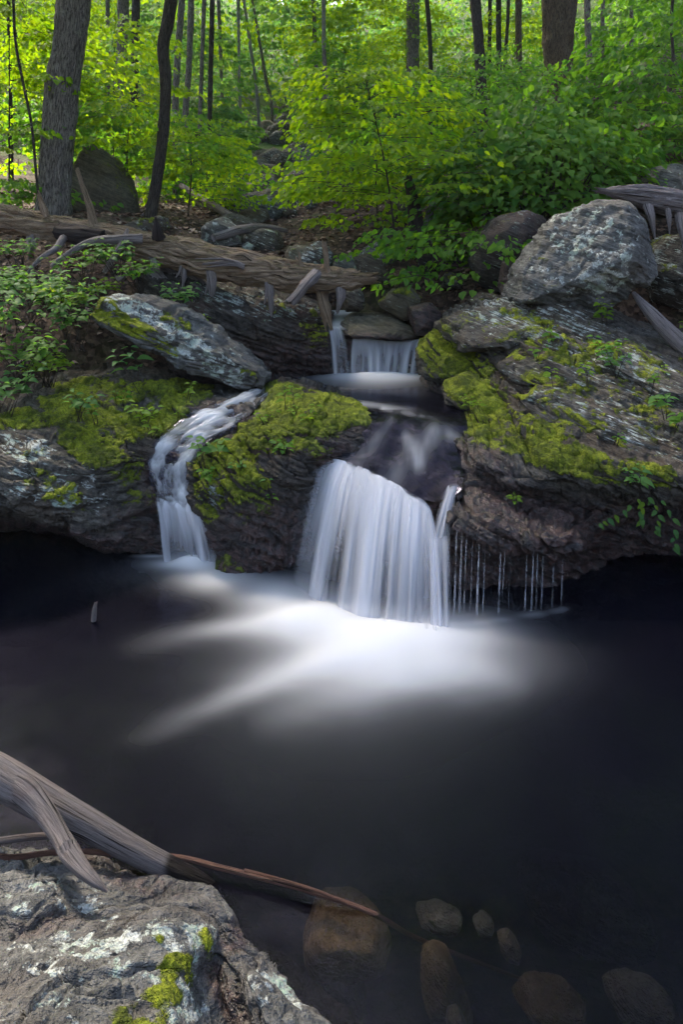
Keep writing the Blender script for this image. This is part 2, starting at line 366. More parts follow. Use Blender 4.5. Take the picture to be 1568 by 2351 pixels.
def finish_rock(name, V, F, mat, seed, amp=0.05, fine=0.012, st=0.05, thick=0.09, moss=(), lichen=(), wet=(), lich0=0.0, moss0=0.0, wet0=0.0, mthick=0.02, parent=None, wet_z=None, block=0.0, **kw):
    V = np.asarray(V, float); n = vnormals(V, F)
    d = amp * fbm(V, 2.3, 3, seed) + fine * fbm(V, 13, 4, seed + 5, 0.6) + fine * 1.3 * fbm(V, 6, 3, seed + 9, 0.5, True)
    if st: d = d + (st * (strata(V, thick, seed + 2) - 0.5) + 0.25 * st * (strata(V, thick * 0.37, seed + 3) - 0.5)) * (1 - 0.85 * smooth(0.75, 0.97, np.abs(n @ NS)))
    if block:
        for b_, k_ in ((1.0, 0), (0.42, 5)):
            h_, e_ = cells(V, (0.44 * b_, 0.34 * b_, 0.085 * b_), seed + 60 + k_); d = d + block * b_ * ((h_ - 0.5) * smooth(0.0, 0.05, e_) - 0.75 * (1 - smooth(0.0, 0.10, e_)) * (h_ > 0.35))
    V = V + n * d[:, None]
    px, py = proj(V); n = vnormals(V, F); up = n[:, 2]
    ms = np.maximum(paint(px, py, moss), moss0) if len(moss) else np.full(len(V), moss0)
    ms = ms * smooth(-0.15, 0.35, up)
    li = np.maximum(paint(px, py, lichen), lich0) if len(lichen) else np.full(len(V), lich0)
    we = np.maximum(paint(px, py, wet), wet0) if len(wet) else np.full(len(V), wet0)
    if wet_z is not None: we = np.maximum(we, 1 - smooth(wet_z[0], wet_z[1], V[:, 2] + 0.06 * fbm(V, 4, 3, seed)))
    li = li * (1 - 0.9 * we)
    ms = np.where(ms > 0.02, ms + 0.55 * fbm(V, 4.5, 4, seed + 11, 0.6) + 0.40 * fbm(V, 17, 3, seed + 14, 0.6), 0)
    mm = smooth(0.42, 0.62, ms)
    V = V + n * (mm * mthick * (0.6 + 0.9 * fbm(V, 16, 3, seed + 12) + 0.35 * fbm(V, 42, 2, seed + 13)))[:, None]
    o = mk(name, V, F, mat, parent, True, {'moss': ms, 'lichen': li, 'wet': we, 'rn1': 0.5 + 0.42 * fbm(V, 2.6, 4, seed + 20, 0.6), 'rn2': 0.5 + 0.42 * fbm(V, 7, 4, seed + 21, 0.65)}, **kw)
    return o
def loft_rock(name, rows, nu, nv, mat, seed, flip=True, **kw):
    rows = [[P(*c) for c in r] for r in rows]
    g = loft(rows, nu, nv)
    return finish_rock(name, g.reshape(-1, 3), grid_faces(nv, nu, 0, flip), mat, seed, **kw)

_ico = {}
def ico(sub):
    if sub not in _ico:
        import bmesh
        bm = bmesh.new(); bmesh.ops.create_icosphere(bm, subdivisions=sub, radius=1)
        bm.verts.ensure_lookup_table()
        _ico[sub] = (np.array([v.co[:] for v in bm.verts]), np.array([[v.index for v in f.verts] for f in bm.faces])); bm.free()
    return _ico[sub]
def boulder(name, poly, D, T, mat, seed, cuts=(), ncut=7, sub=5, amp=0.05, fine=0.012, st=0.012, thick=0.07, slope=0.0, **kw):
    """A rock whose outline is poly (sheet units) at distance D and whose half depth is T metres; planes trim it to facets."""
    poly = np.array(poly, float); c2 = poly.mean(0)
    c = P(c2[0], c2[1], D); w = np.stack([(poly[:, 0] - c2[0]) / FPX * D, -(poly[:, 1] - c2[1]) / FPX * D], 1)
    q = np.vstack([w, w[:1]]); pts = []
    for k in range(len(w)):
        t = np.linspace(0, 1, 24, endpoint=False)[:, None]; pts.append(q[k] * (1 - t) + q[k + 1] * t)
    pts = np.vstack(pts); ang = np.arctan2(pts[:, 1], pts[:, 0]); rad = np.hypot(pts[:, 0], pts[:, 1])
    o = np.argsort(ang); ang, rad = ang[o], rad[o]
    V, F = ico(sub); th = np.arctan2(V[:, 2], V[:, 0]); rho = np.hypot(V[:, 0], V[:, 2])
    R = np.interp(th, np.r_[ang - 2 * pi, ang, ang + 2 * pi], np.r_[rad, rad, rad])
    k = np.minimum(1, rho) ** 0.62
    X = np.stack([np.cos(th) * R * k, np.sign(V[:, 1]) * np.abs(V[:, 1]) ** 0.75 * T, np.sin(th) * R * k], 1)
    r = np.random.default_rng(seed); cl = list(cuts); sc = min(T, rad.min())
    for _ in range(ncut):
        nn = r.normal(size=3); nn[1] -= 0.9; nn /= np.linalg.norm(nn)
        sup = (X @ nn).max(); cl.append((nn, sup * r.uniform(0.72, 0.92)))
    for nn, h in cl:
        nn = np.asarray(nn, float); nn = nn / np.linalg.norm(nn)
        if h < 0: h = -h * (X @ nn).max()
        e = X @ nn - h; X = X - nn * (np.maximum(e, 0) * 0.94)[:, None]
    sz = float(np.mean(rad)); X = X + c
    if slope:
        k = 1 + (X[:, 2] - c[2]) * slope / D; X = np.stack([X[:, 0] * k, X[:, 1] + (k - 1) * D, CAM_H - (CAM_H - X[:, 2]) * k], 1)
    return finish_rock(name, X, F, mat, seed, amp=amp * sz * 1.6, fine=fine, st=st, thick=thick, **kw)

# ------------------------------------------------------------------ tubes: trunks, logs, branches, twigs
def tube(path, rad, seg=12, n=40, bump=0.0, ridge=0.0, seed=0, flat=1.0, knots=3.0, jag=0.0, twist=0.0, gouge=0.0):
    path = cr(np.asarray(path, float), n); rad = cr(np.asarray(rad, float)[:, None], n)[:, 0]
    rad = np.maximum(rad, 1e-4)
    tan = np.gradient(path, axis=0); tan /= np.linalg.norm(tan, axis=1, keepdims=True)
    ref = np.array([0, 1.0, 0]) if abs(tan[0, 1]) < 0.8 else np.array([1.0, 0, 0])
    N = []; u = np.cross(tan[0], ref); u /= np.linalg.norm(u)
    for t in tan:
        u = u - t * (u @ t); u /= np.linalg.norm(u); N.append(u)
    N = np.array(N); B = np.cross(tan, N)
    a = np.linspace(0, 2 * pi, seg + 1)          # seam doubled so the grain coordinate can close
    L = np.r_[0, np.cumsum(np.linalg.norm(np.diff(path, axis=0), axis=1))]
    A, LL = np.meshgrid(a, L)
    ca = np.stack([np.cos(A), np.sin(A), np.zeros_like(A)], -1)
    r = np.ones_like(A); At = A + twist * LL
    if bump: r = r + bump * fbm(np.stack([np.cos(A) * 0.8, np.sin(A) * 0.8, LL * knots], -1), 1.0, 3, seed)
    if gouge: r = r + gouge * fbm(np.stack([np.cos(At) * 1.9, np.sin(At) * 1.9, LL * 0.9], -1), 1.0, 3, seed + 6, 0.55, True)
    if ridge: r = r + ridge * fbm(np.stack([np.cos(At) * 4.5, np.sin(At) * 4.5, LL * 1.6], -1), 1.0, 3, seed + 4, 0.6, True)
    Rr = rad[:, None] * r
    V = path[:, None] + (N[:, None] * ca[..., :1] + B[:, None] * ca[..., 1:2] * flat) * Rr[..., None]
    if jag:
        e = np.where(np.arange(n)[:, None] > n - 3, jag * _hash((A * 40).astype(int) % 251, np.zeros_like(A, int), np.zeros_like(A, int), seed), 0)
        e[:, -1] = e[:, 0]; V = V + tan[:, None] * e[..., None]
    V = V.reshape(-1, 3); F = grid_faces(n, seg + 1)
    uv = np.stack([At / (2 * pi) * max(rad.mean() * 2 * pi, 0.02) * 4, LL * 4 * 0.25], -1).reshape(-1, 2)
    i0, i1 = len(V), len(V) + 1
    V = np.vstack([V, path[0], path[-1]]); uv = np.vstack([uv, uv[0], uv[(n - 1) * (seg + 1)]])
    last = (n - 1) * (seg + 1); k = np.arange(seg)
    c0 = np.stack([np.full(seg, i0), k + 1, k, np.full(seg, i0)], 1); c1 = np.stack([np.full(seg, i1), last + k, last + k + 1, np.full(seg, i1)], 1)
    T = np.vstack([F[:, [0, 1, 2]], F[:, [0, 2, 3]], c0[:, :3], c1[:, :3]])
    return V, T, uv
def mk_tube(name, path, rad, mat, parent=None, **kw):
    t = {k: kw.pop(k) for k in list(kw) if k in ('seg', 'n', 'bump', 'ridge', 'seed', 'flat', 'knots', 'jag', 'twist', 'gouge')}
    V, T, uv = tube(path, rad, **t)
    return mk(name, V, T, mat, parent, True, None, uv, **kw)
class Bag:
    """Collects triangles of one part."""
    def __init__(s): s.V = []; s.F = []; s.U = []; s.T = []; s.n = 0
    def add(s, V, F, uv=None, tint=None):
        s.V.append(V); s.F.append(np.asarray(F) + s.n); s.n += len(V)
        s.U.append(uv if uv is not None else np.zeros((len(V), 2))); s.T.append(tint if tint is not None else np.zeros(len(V)))
    def make(s, name, mat, parent=None, smooth_=False, **kw):
        return mk(name, np.vstack(s.V), np.vstack(s.F), mat, parent, smooth_, {'tint': np.concatenate(s.T)}, np.vstack(s.U), **kw)

# ------------------------------------------------------------------ leaves
def leaves(p, fwd, up, size, rs, wid=0.62, fold=0.12, quads=False):
    """One small folded leaf per row of p."""
    n = len(p); fwd = fwd / np.linalg.norm(fwd, axis=1, keepdims=True)
    r = np.cross(fwd, up); r /= np.maximum(np.linalg.norm(r, axis=1, keepdims=True), 1e-6); u = np.cross(r, fwd)
    size = np.broadcast_to(size, (n,))[:, None]
    if quads:    # six-point leaf: base, two shoulders, two flanks, drooping tip
        L = [(0, 0, 0), (-0.46, 0.22, 0.5), (-0.40, 0.62, 0.4), (0, 1, -1.0), (0.40, 0.62, 0.4), (0.46, 0.22, 0.5)]
        tri = [(0, 3, 2), (0, 2, 1), (0, 4, 3), (0, 5, 4)]
    else:
        L = [(0, 0, 0), (-0.5, 0.42, 1), (0, 1, -0.6), (0.5, 0.42, 1)]; tri = [(0, 2, 1), (0, 3, 2)]
    V = np.stack([p + size * (r * (x * wid * 1.35) + fwd * y + u * (z * fold)) for x, y, z in L], 1)
    k = len(L); F = (np.arange(n)[:, None, None] * k + np.array(tri)[None]).reshape(-1, 3)
    t = np.repeat(rs.random(n), k)
    return V.reshape(-1, 3), F, t
def spray_leaves(bag, twig, c, az, L, rs, per=26, size=0.07, wid=0.5, droop=0.25, tilt=0.6, quads=False, zj=0.05, rise=None, twr=0.004):
    """Flat leafy sprays: start points c (K,3), headings az, lengths L."""
    K = len(c); per = int(per)
    rise = np.zeros(K) if rise is None else rise
    s = rs.random((K, per)) ** 0.8; lat = (rs.random((K, per)) * 2 - 1)
    dirx, diry = np.cos(az)[:, None], np.sin(az)[:, None]
    w = wid * L[:, None] * (0.25 + 0.75 * np.sin(np.clip(s, 0, 1) * pi * 0.85 + 0.25)) * lat
    x = c[:, 0:1] + dirx * s * L[:, None] - diry * w
    y = c[:, 1:2] + diry * s * L[:, None] + dirx * w
    z = c[:, 2:3] + rise[:, None] * s * L[:, None] - droop * L[:, None] * s * s - 0.18 * np.abs(w) + zj * rs.normal(size=(K, per))
    p = np.stack([x, y, z], -1).reshape(-1, 3)
    ha = az[:, None] + lat * 1.1 + rs.normal(size=(K, per)) * 0.5
    fwd = np.stack([np.cos(ha), np.sin(ha), -0.35 - 0.7 * rs.random((K, per))], -1).reshape(-1, 3)
    up = np.stack([rs.normal(size=(K, per)) * tilt, rs.normal(size=(K, per)) * tilt, np.ones((K, per))], -1).reshape(-1, 3)
    sz = size * (0.6 + 0.7 * rs.random(K * per))
    V, F, t = leaves(p, fwd, up, sz, rs, quads=quads); bag.add(V, F, None, t)
    if twig is not None:
        for k in range(K):
            d = np.array([math.cos(az[k]), math.sin(az[k]), 0])
            e = c[k] + d * L[k] * 0.9 + np.array([0, 0, rise[k] * L[k] * 0.9 - droop * L[k] * 0.8])
            m_ = 0.5 * (c[k] + e) + np.array([0, 0, 0.05 * L[k]])
            Vt, Ft, uvt = tube([c[k], m_, e], [twr * 1.3, twr, twr * 0.4], seg=3, n=4); twig.add(Vt, Ft, uvt)

# ------------------------------------------------------------------ terrain
CP = []
def cp(px, py, D): CP.append(P(px, py, D))
for a in [(125, 492, 9), (355, 505, 9.5), (405, 450, 15), (50, 430, 12.5), (250, 395, 18), (0, 310, 21), (560, 560, 10.5), (600, 480, 16), (620, 380, 24), (640, 300, 33),
          (700, 600, 9), (850, 660, 8.2), (960, 640, 8.3), (1000, 540, 10), (1120, 640, 8.0), (1300, 520, 9), (1350, 240, 13.5), (1284, 190, 16), (1500, 330, 11.5), (1560, 230, 14),
          (1190, 330, 17), (1100, 300, 20), (950, 300, 24), (784, 130, 60), (200, 150, 45), (1300, 50, 40), (0, 100, 40), (1568, -50, 32), (480, 330, 28),
          (1450, 640, 7.6), (1568, 680, 7.4), (1700, 600, 8), (330, 620, 7.6), (200, 640, 7.2), (60, 680, 6.8), (-150, 640, 7.2), (-300, 560, 8.5), (450, 650, 7.9), (600, 690, 8.2), (800, 735, 8.2), (900, 760, 7.9),
          (100, 880, 5.9), (-100, 920, 5.6), (-400, 900, 5.8), (200, 800, 6.4), (1900, 850, 6.6), (2200, 900, 6), (1300, 760, 7.3)]: cp(*a)
for x, y, z in [(-0.6, 6.6, 0.55), (0.4, 6.4, 0.45), (0.2, 7.2, 0.7), (-2.5, 5.9, 0.35), (2.2, 5.9, 0.6), (1.2, 6.2, 0.5),
                (-2.5, 5.0, -0.5), (0, 5.0, -0.45), (2, 5.0, -0.4), (-3.5, 4, -0.6), (0, 4, -0.8), (3.2, 4, -0.6), (0, 3, -0.85), (-2, 3, -0.7), (2, 3, -0.75),
                (0, 2, -0.45), (1.2, 1.9, -0.42), (-1.3, 2, -0.3), (0, 1.2, -0.15), (0, 0.3, 0.15), (-1.5, 0.5, 0.3), (1.5, 0.5, 0.25), (0, -2, 0.6), (-4, -2, 1.0), (4, -2, 1.0), (0, -6, 1.5),
                (-5.5, 3, 0.8), (5.5, 3, 0.9), (-7, 5, 1.8), (7, 5, 2.1), (-10, 2, 3), (10, 2, 3.5), (-30, 0, 12), (30, 0, 14), (-30, 20, 14), (30, 20, 19), (-45, 45, 26), (45, 45, 32), (0, 90, 38), (-45, 90, 46), (45, 90, 50), (12, 9, 6.5), (-12, 10, 5.0)]:
    CP.append(np.array([x, y, z]))
CP = np.array(CP)
def _rbf_fit(C):
    n = len(C); d = np.linalg.norm(C[:, None, :2] - C[None, :, :2], axis=-1)
    A = np.zeros((n + 3, n + 3)); A[:n, :n] = d + 0.0 * np.eye(n); A[:n, n] = 1; A[:n, n + 1:] = C[:, :2]; A[n, :n] = 1; A[n + 1:, :n] = C[:, :2].T
    return np.linalg.solve(A, np.r_[C[:, 2], 0, 0, 0])
_W = _rbf_fit(CP)
def ground_z(x, y, detail=True):
    x = np.atleast_1d(np.asarray(x, float)); y = np.atleast_1d(np.asarray(y, float)); sh = x.shape
    q = np.stack([x.ravel(), y.ravel()], 1); z = np.empty(len(q))
    for s in range(0, len(q), 20000):
        e = q[s:s + 20000]; d = np.linalg.norm(e[:, None] - CP[None, :, :2], axis=-1)
        z[s:s + 20000] = d @ _W[:-3] + _W[-3] + e @ _W[-2:]
    if detail:
        p3 = np.stack([q[:, 0], q[:, 1], np.zeros(len(q))], 1)
        z = z + 0.10 * fbm(p3, 0.9, 4, 3) * np.clip(q[:, 1] / 8, 0.3, 3)
    return z.reshape(sh)
def terrain():
    xs = np.r_[np.linspace(-48, -7, 60), np.linspace(-6.9, 6.9, 230), np.linspace(7, 48, 60)]
    ys = np.r_[np.linspace(-8, 0.9, 24), np.linspace(1, 12, 200), np.linspace(12.2, 92, 150)]
    X, Y = np.meshgrid(xs, ys); Z = ground_z(X, Y); Z = np.where(Z > 30, 30 + 6 * (1 - np.exp(-(Z - 30) / 6)), Z)
    V = np.stack([X, Y, Z], -1).reshape(-1, 3)
    return mk('forest_ground', V, grid_faces(len(ys), len(xs), 0, False), M['ground'], kind='structure')
terrain()

# ------------------------------------------------------------------ ledges beside and between the falls
right_rows = [
 [(985, 735, 7.4), (1090, 690, 7.3), (1200, 680, 7.3), (1330, 690, 7.2), (1450, 730, 7.0), (1600, 770, 6.8), (1850, 800, 6.6)],
 [(990, 748, 6.95), (1080, 712, 6.6), (1180, 692, 6.4), (1300, 700, 6.2), (1400, 735, 6.1), (1560, 790, 5.9), (1800, 830, 5.8)],
 [(968, 800, 6.75), (1060, 770, 6.3), (1180, 762, 6.0), (1300, 775, 5.8), (1420, 810, 5.65), (1568, 860, 5.5), (1800, 900, 5.4)],
 [(955, 868, 6.6), (1050, 850, 6.1), (1170, 840, 5.7), (1300, 850, 5.45), (1420, 880, 5.3), (1568, 930, 5.1), (1800, 970, 5.0)],
 [(1008, 908, 6.1), (1060, 920, 5.7), (1160, 920, 5.35), (1290, 930, 5.1), (1420, 950, 4.95), (1568, 1000, 4.8), (1800, 1050, 4.7)],
 [(1045, 968, 5.35), (1100, 985, 5.05), (1180, 995, 4.9), (1290, 1005, 4.75), (1420, 1025, 4.65), (1568, 1070, 4.55), (1800, 1110, 4.5)],
 [(1050, 1040, 4.9), (1110, 1065, 4.6), (1200, 1095, 4.45), (1300, 1100, 4.4), (1420, 1105, 4.35), (1568, 1120, 4.35), (1800, 1150, 4.3)],
 [(1045, 1080, 4.8), (1110, 1105, 4.62), (1200, 1135, 4.6), (1310, 1160, 4.62), (1430, 1180, 4.65), (1568, 1210, 4.7), (1800, 1230, 4.7)],
 [(1030, 1125, 4.5), (1105, 1155, 4.3), (1190, 1195, 4.2), (1285, 1228, 4.12), (1420, 1255, 4.72), (1568, 1290, 4.85), (1800, 1300, 4.9)],
 [(1025, 1205, 4.2), (1105, 1230, 4.1), (1190, 1255, 4.08), (1290, 1258, 4.1), (1400, 1300, 4.8), (1568, 1330, 5.0), (1800, 1340, 5.0)],
 [(1025, 1300, 4.4), (1105, 1310, 4.35), (1190, 1320, 4.35), (1290, 1330, 4.42), (1400, 1350, 4.95), (1568, 1380, 5.2), (1800, 1380, 5.2)],
 [(1025, 1480, 4.4), (1105, 1480, 4.4), (1190, 1480, 4.4), (1290, 1470, 4.5), (1400, 1400, 5.0), (1568, 1400, 5.3), (1800, 1400, 5.3)]]
RL_M = [(1000, 800, 60, 60, 0, 0.95), (1060, 850, 110, 60, 20, 0.95), (1110, 910, 110, 60, 25, 0.95), (1150, 970, 130, 50, 15, 0.9), (1300, 930, 160, 40, 20, 0.5), (1320, 850, 320, 150, 18, 0.42)]
RL_L = [(1230, 730, 230, 70, 10, 0.8), (1400, 830, 240, 80, 20, 0.75), (1350, 930, 260, 70, 20, 0.7), (1480, 1000, 160, 70, 20, 0.65), (1080, 770, 90, 60, 0, 0.55)]
right_rows = [r + [(2350, r[-1][1] + 15, r[-1][2])] for r in right_rows]
right_ledge = loft_rock('rock_ledge', right_rows, 340, 330, M['rock'], 21, amp=0.05, fine=0.018, st=0.07, thick=0.11, block=0.045,
    moss=[(1000, 800, 40, 40, 0, 0.85), (1060, 850, 90, 50, 20, 0.85), (1100, 910, 90, 55, 25, 0.9), (1130, 960, 110, 40, 15, 0.85), (1250, 1010, 150, 50, 25, 0.75), (1330, 1060, 150, 45, 14, 0.95),
          (1460, 1090, 120, 40, 8, 0.8), (1100, 1030, 60, 25, 20, 0.4), (1230, 880, 200, 60, 15, 0.42), (1420, 980, 200, 50, 15, 0.5), (1180, 800, 140, 40, 10, 0.4), (1150, 990, 110, 60, 20, 0.8), (1040, 790, 70, 50, 0, 0.75), (1320, 870, 320, 150, 18, 0.45)],
    lichen=[(1230, 730, 230, 70, 10, 0.75), (1400, 830, 240, 80, 20, 0.7), (1350, 930, 260, 70, 20, 0.62), (1480, 1000, 160, 70, 20, 0.6), (1080, 770, 90, 60, 0, 0.5)],
    wet=[(1110, 1070, 95, 60, 30, 0.8), (1190, 1180, 190, 80, 15, 1.0), (1400, 1230, 320, 90, 5, 1.0), (1030, 960, 30, 60, 0, 0.9), (1000, 880, 60, 20, 20, 0.7)], wet_z=(0.42, 0.62),
    label='broad layered rock ledge with yellow-green moss on the right bank above the pool', cat='rock')

for k, (poly, D, T, sl) in enumerate([
 ([(985, 768), (1010, 738), (1080, 708), (1180, 688), (1262, 684), (1335, 702), (1405, 740), (1330, 768), (1200, 792), (1080, 806), (1000, 800)], 6.35, 0.42, 1.2),
 ([(1135, 826), (1180, 812), (1240, 816), (1330, 845), (1430, 905), (1508, 950), (1400, 938), (1280, 892), (1150, 868)], 5.55, 0.26, 0.9),
 ([(1325, 772), (1390, 762), (1470, 795), (1568, 850), (1670, 930), (1560, 950), (1450, 885), (1345, 830)], 5.65, 0.34, 1.2),
 ([(962, 815), (985, 775), (1030, 762), (1090, 790), (1135, 832), (1060, 872), (985, 875), (957, 852)], 6.35, 0.32, 0.8),
 ([(1185, 912), (1240, 892), (1310, 902), (1420, 950), (1568, 1012), (1660, 1065), (1500, 1045), (1350, 992), (1225, 955)], 5.0, 0.24, 0.9),
 ([(1020, 895), (1060, 868), (1120, 866), (1195, 900), (1255, 952), (1150, 976), (1062, 955), (1022, 925)], 5.6, 0.26, 0.9),
 ([(1150, 770), (1240, 752), (1340, 775), (1400, 815), (1300, 815), (1180, 800)], 5.95, 0.25, 0.9),
 ([(1380, 1000), (1450, 985), (1568, 1040), (1640, 1100), (1540, 1095), (1440, 1050)], 4.7, 0.18, 0.9)]):
    boulder('slab', poly, D, T, M['rock'], 140 + k, ncut=4, sub=5, slope=sl, amp=0.07, fine=0.02, st=0.045, thick=0.07, block=0.035, moss=RL_M, lichen=RL_L, moss0=0.22, lich0=0.3, parent=right_ledge)
left_rows = [
 [(-260, 900, 6.4), (0, 880, 6.3), (130, 850, 6.4), (250, 835, 6.5), (350, 845, 6.5), (450, 875, 6.4), (610, 905, 6.1)],
 [(-260, 960, 5.4), (0, 945, 5.2), (120, 895, 5.6), (250, 872, 5.8), (350, 888, 5.7), (450, 912, 5.6), (590, 938, 5.5)],
 [(-260, 990, 4.9), (0, 975, 4.85), (110, 950, 5.1), (220, 960, 5.2), (330, 962, 5.3), (425, 962, 5.3), (545, 985, 5.3)],
 [(-260, 1040, 4.5), (0, 1030, 4.55), (90, 1010, 4.75), (190, 1020, 4.9), (280, 1020, 5.0), (360, 1025, 5.05), (470, 1055, 5.15)],
 [(-260, 1090, 4.3), (0, 1090, 4.4), (90, 1090, 4.5), (180, 1090, 4.65), (260, 1085, 4.8), (335, 1095, 5.0), (440, 1120, 5.05)],
 [(-260, 1125, 4.3), (0, 1142, 4.35), (80, 1168, 4.4), (170, 1198, 4.5), (250, 1220, 4.65), (345, 1205, 4.88), (440, 1210, 5.0)],
 [(-260, 1160, 4.4), (0, 1165, 4.5), (90, 1190, 4.6), (180, 1225, 4.7), (265, 1255, 4.8), (362, 1275, 4.85), (440, 1290, 4.95)],
 [(-260, 1210, 5.3), (0, 1215, 5.4), (90, 1225, 5.4), (180, 1245, 5.3), (270, 1278, 5.05), (362, 1305, 4.95), (440, 1310, 5.0)],
 [(-260, 1325, 5.6), (0, 1325, 5.6), (90, 1330, 5.5), (180, 1345, 5.35), (270, 1370, 5.1), (362, 1390, 5.0), (440, 1390, 5.0)]]
left_rows = [[(-760, r[0][1] + 15, r[0][2])] + r for r in left_rows]
loft_rock('rock_ledge', left_rows, 320, 230, M['rock'], 31, amp=0.06, fine=0.016, st=0.05, thick=0.13, block=0.045,
    moss=[(200, 1000, 70, 130, -35, 0.8), (160, 960, 90, 40, 30, 0.9), (260, 980, 120, 60, 0, 0.75), (370, 960, 90, 60, -15, 0.7), (420, 900, 80, 40, 0, 0.8), (120, 1120, 140, 40, 25, 0.5), (240, 900, 160, 40, 0, 0.7),
          (290, 1070, 50, 60, 30, 0.6), (310, 1160, 40, 60, 60, 0.42), (60, 960, 90, 30, 0, 0.75), (60, 1030, 60, 30, 0, 0.45)],
    lichen=[(60, 1030, 100, 45, 15, 0.85), (140, 1130, 60, 45, 40, 0.98), (180, 1100, 70, 50, 40, 0.75), (230, 1160, 80, 40, 30, 0.6), (60, 1110, 90, 50, 20, 0.7)],
    wet=[(420, 1010, 90, 60, -40, 0.95), (370, 1130, 50, 140, 0, 0.95), (480, 945, 100, 35, 0, 0.9), (330, 1220, 100, 60, 20, 0.7), (100, 1240, 400, 40, 8, 1.0)], wet_z=(0.10, 0.24),
    label='big overhanging rock ledge at the left edge with moss and a white lichen patch', cat='rock')

mid_rows = [
 [(600, 890, 6.15), (660, 870, 6.25), (740, 885, 6.2), (815, 915, 5.95), (868, 955, 5.5)],
 [(575, 930, 5.65), (640, 900, 5.7), (720, 908, 5.6), (800, 932, 5.4), (880, 965, 5.25)],
 [(520, 985, 5.25), (620, 942, 5.3), (700, 945, 5.1), (790, 978, 5.0), (872, 1010, 5.05)],
 [(440, 1045, 5.05), (565, 1000, 5.0), (660, 1000, 4.85), (750, 1028, 4.8), (840, 1060, 4.88)],
 [(432, 1085, 4.92), (540, 1050, 4.85), (620, 1045, 4.75), (695, 1065, 4.65), (745, 1085, 4.78)],
 [(440, 1150, 4.82), (530, 1120, 4.65), (610, 1110, 4.6), (680, 1120, 4.6), (735, 1140, 4.8)],
 [(475, 1240, 4.75), (555, 1205, 4.6), (625, 1195, 4.6), (680, 1200, 4.65), (735, 1210, 4.85)],
 [(505, 1305, 4.68), (580, 1312, 4.6), (640, 1318, 4.6), (690, 1322, 4.7), (745, 1300, 4.95)],
 [(505, 1400, 4.7), (580, 1400, 4.65), (640, 1400, 4.65), (690, 1400, 4.75), (745, 1400, 5.0)]]
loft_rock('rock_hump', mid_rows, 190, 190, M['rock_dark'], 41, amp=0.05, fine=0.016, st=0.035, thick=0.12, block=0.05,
    moss=[(690, 960, 120, 55, 10, 1.0), (780, 935, 110, 30, 18, 0.85), (600, 1000, 80, 50, -30, 0.95), (500, 1050, 70, 45, -20, 0.85), (560, 1110, 70, 60, 20, 0.8), (480, 1130, 45, 90, 0, 0.75), (650, 900, 70, 30, 10, 0.8), (580, 1150, 50, 60, 0, 0.55), (720, 1020, 60, 40, 0, 0.75)],
    lichen=[(500, 1130, 30, 60, 0, 0.8), (800, 925, 60, 20, 15, 0.7)],
    wet=[(760, 1040, 60, 40, 20, 0.9), (870, 975, 60, 25, 20, 0.95), (620, 1230, 140, 100, 0, 0.8), (580, 930, 45, 30, 0, 0.8)], wet_z=(0.15, 0.45),
    label='mossy rock hump between the small side cascade and the main waterfall', cat='rock')

wall_rows = [
 [(330, 600, 7.9), (440, 610, 8.0), (560, 640, 8.0), (680, 670, 8.0), (770, 720, 8.0)],
 [(310, 620, 7.1), (430, 645, 7.0), (560, 672, 6.95), (680, 692, 6.95), (752, 730, 7.05)],
 [(320, 680, 6.8), (440, 705, 6.65), (560, 735, 6.6), (680, 752, 6.7), (758, 780, 6.95)],
 [(360, 780, 6.55), (450, 795, 6.5), (570, 805, 6.6), (690, 812, 6.75), (760, 825, 7.0)],
 [(400, 870, 6.6), (470, 882, 6.6), (590, 885, 6.8), (700, 868, 7.05), (765, 870, 7.25)],
 [(400, 960, 6.6), (470, 960, 6.6), (590, 950, 6.8), (700, 940, 7.05), (765, 940, 7.25)]]
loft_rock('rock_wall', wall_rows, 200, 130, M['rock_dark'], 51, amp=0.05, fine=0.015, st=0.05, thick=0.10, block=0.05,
    moss=[(720, 760, 40, 60, 0, 0.6), (470, 760, 60, 40, 30, 0.5), (640, 700, 60, 20, 10, 0.4)], lichen=[(560, 690, 160, 45, 12, 0.75), (690, 710, 90, 40, 20, 0.7), (450, 690, 90, 50, 20, 0.6)],
    wet=[(700, 840, 160, 60, 0, 0.9), (560, 850, 160, 50, 0, 0.6)], label='dark rock wall under the fallen log left of the upper waterfall', cat='rock')

boulder('leaning_slab', [(192, 692), (250, 680), (330, 688), (420, 716), (515, 768), (600, 838), (612, 860), (600, 884), (540, 880), (470, 855), (385, 806), (285, 755), (205, 716)], 6.05, 0.42, M['rock_pale'], 61,
    cuts=[((0.42, -0.42, 0.82), -0.55), ((0.1, -1, -0.25), -0.66)], ncut=4, sub=6, amp=0.07, fine=0.024, st=0.05, thick=0.06, block=0.035,
    moss=[(240, 720, 90, 26, 28, 0.85), (340, 770, 100, 24, 30, 0.8), (390, 730, 70, 18, 28, 0.5), (570, 865, 50, 20, 20, 0.6), (220, 695, 50, 20, 10, 0.6)],
    lichen=[(300, 705, 110, 30, 22, 0.98), (420, 790, 140, 45, 30, 0.9), (500, 840, 100, 40, 30, 0.9), (520, 790, 100, 30, 35, 0.5)],
    label='long pale slab leaning down to the right below the fallen log', cat='rock')

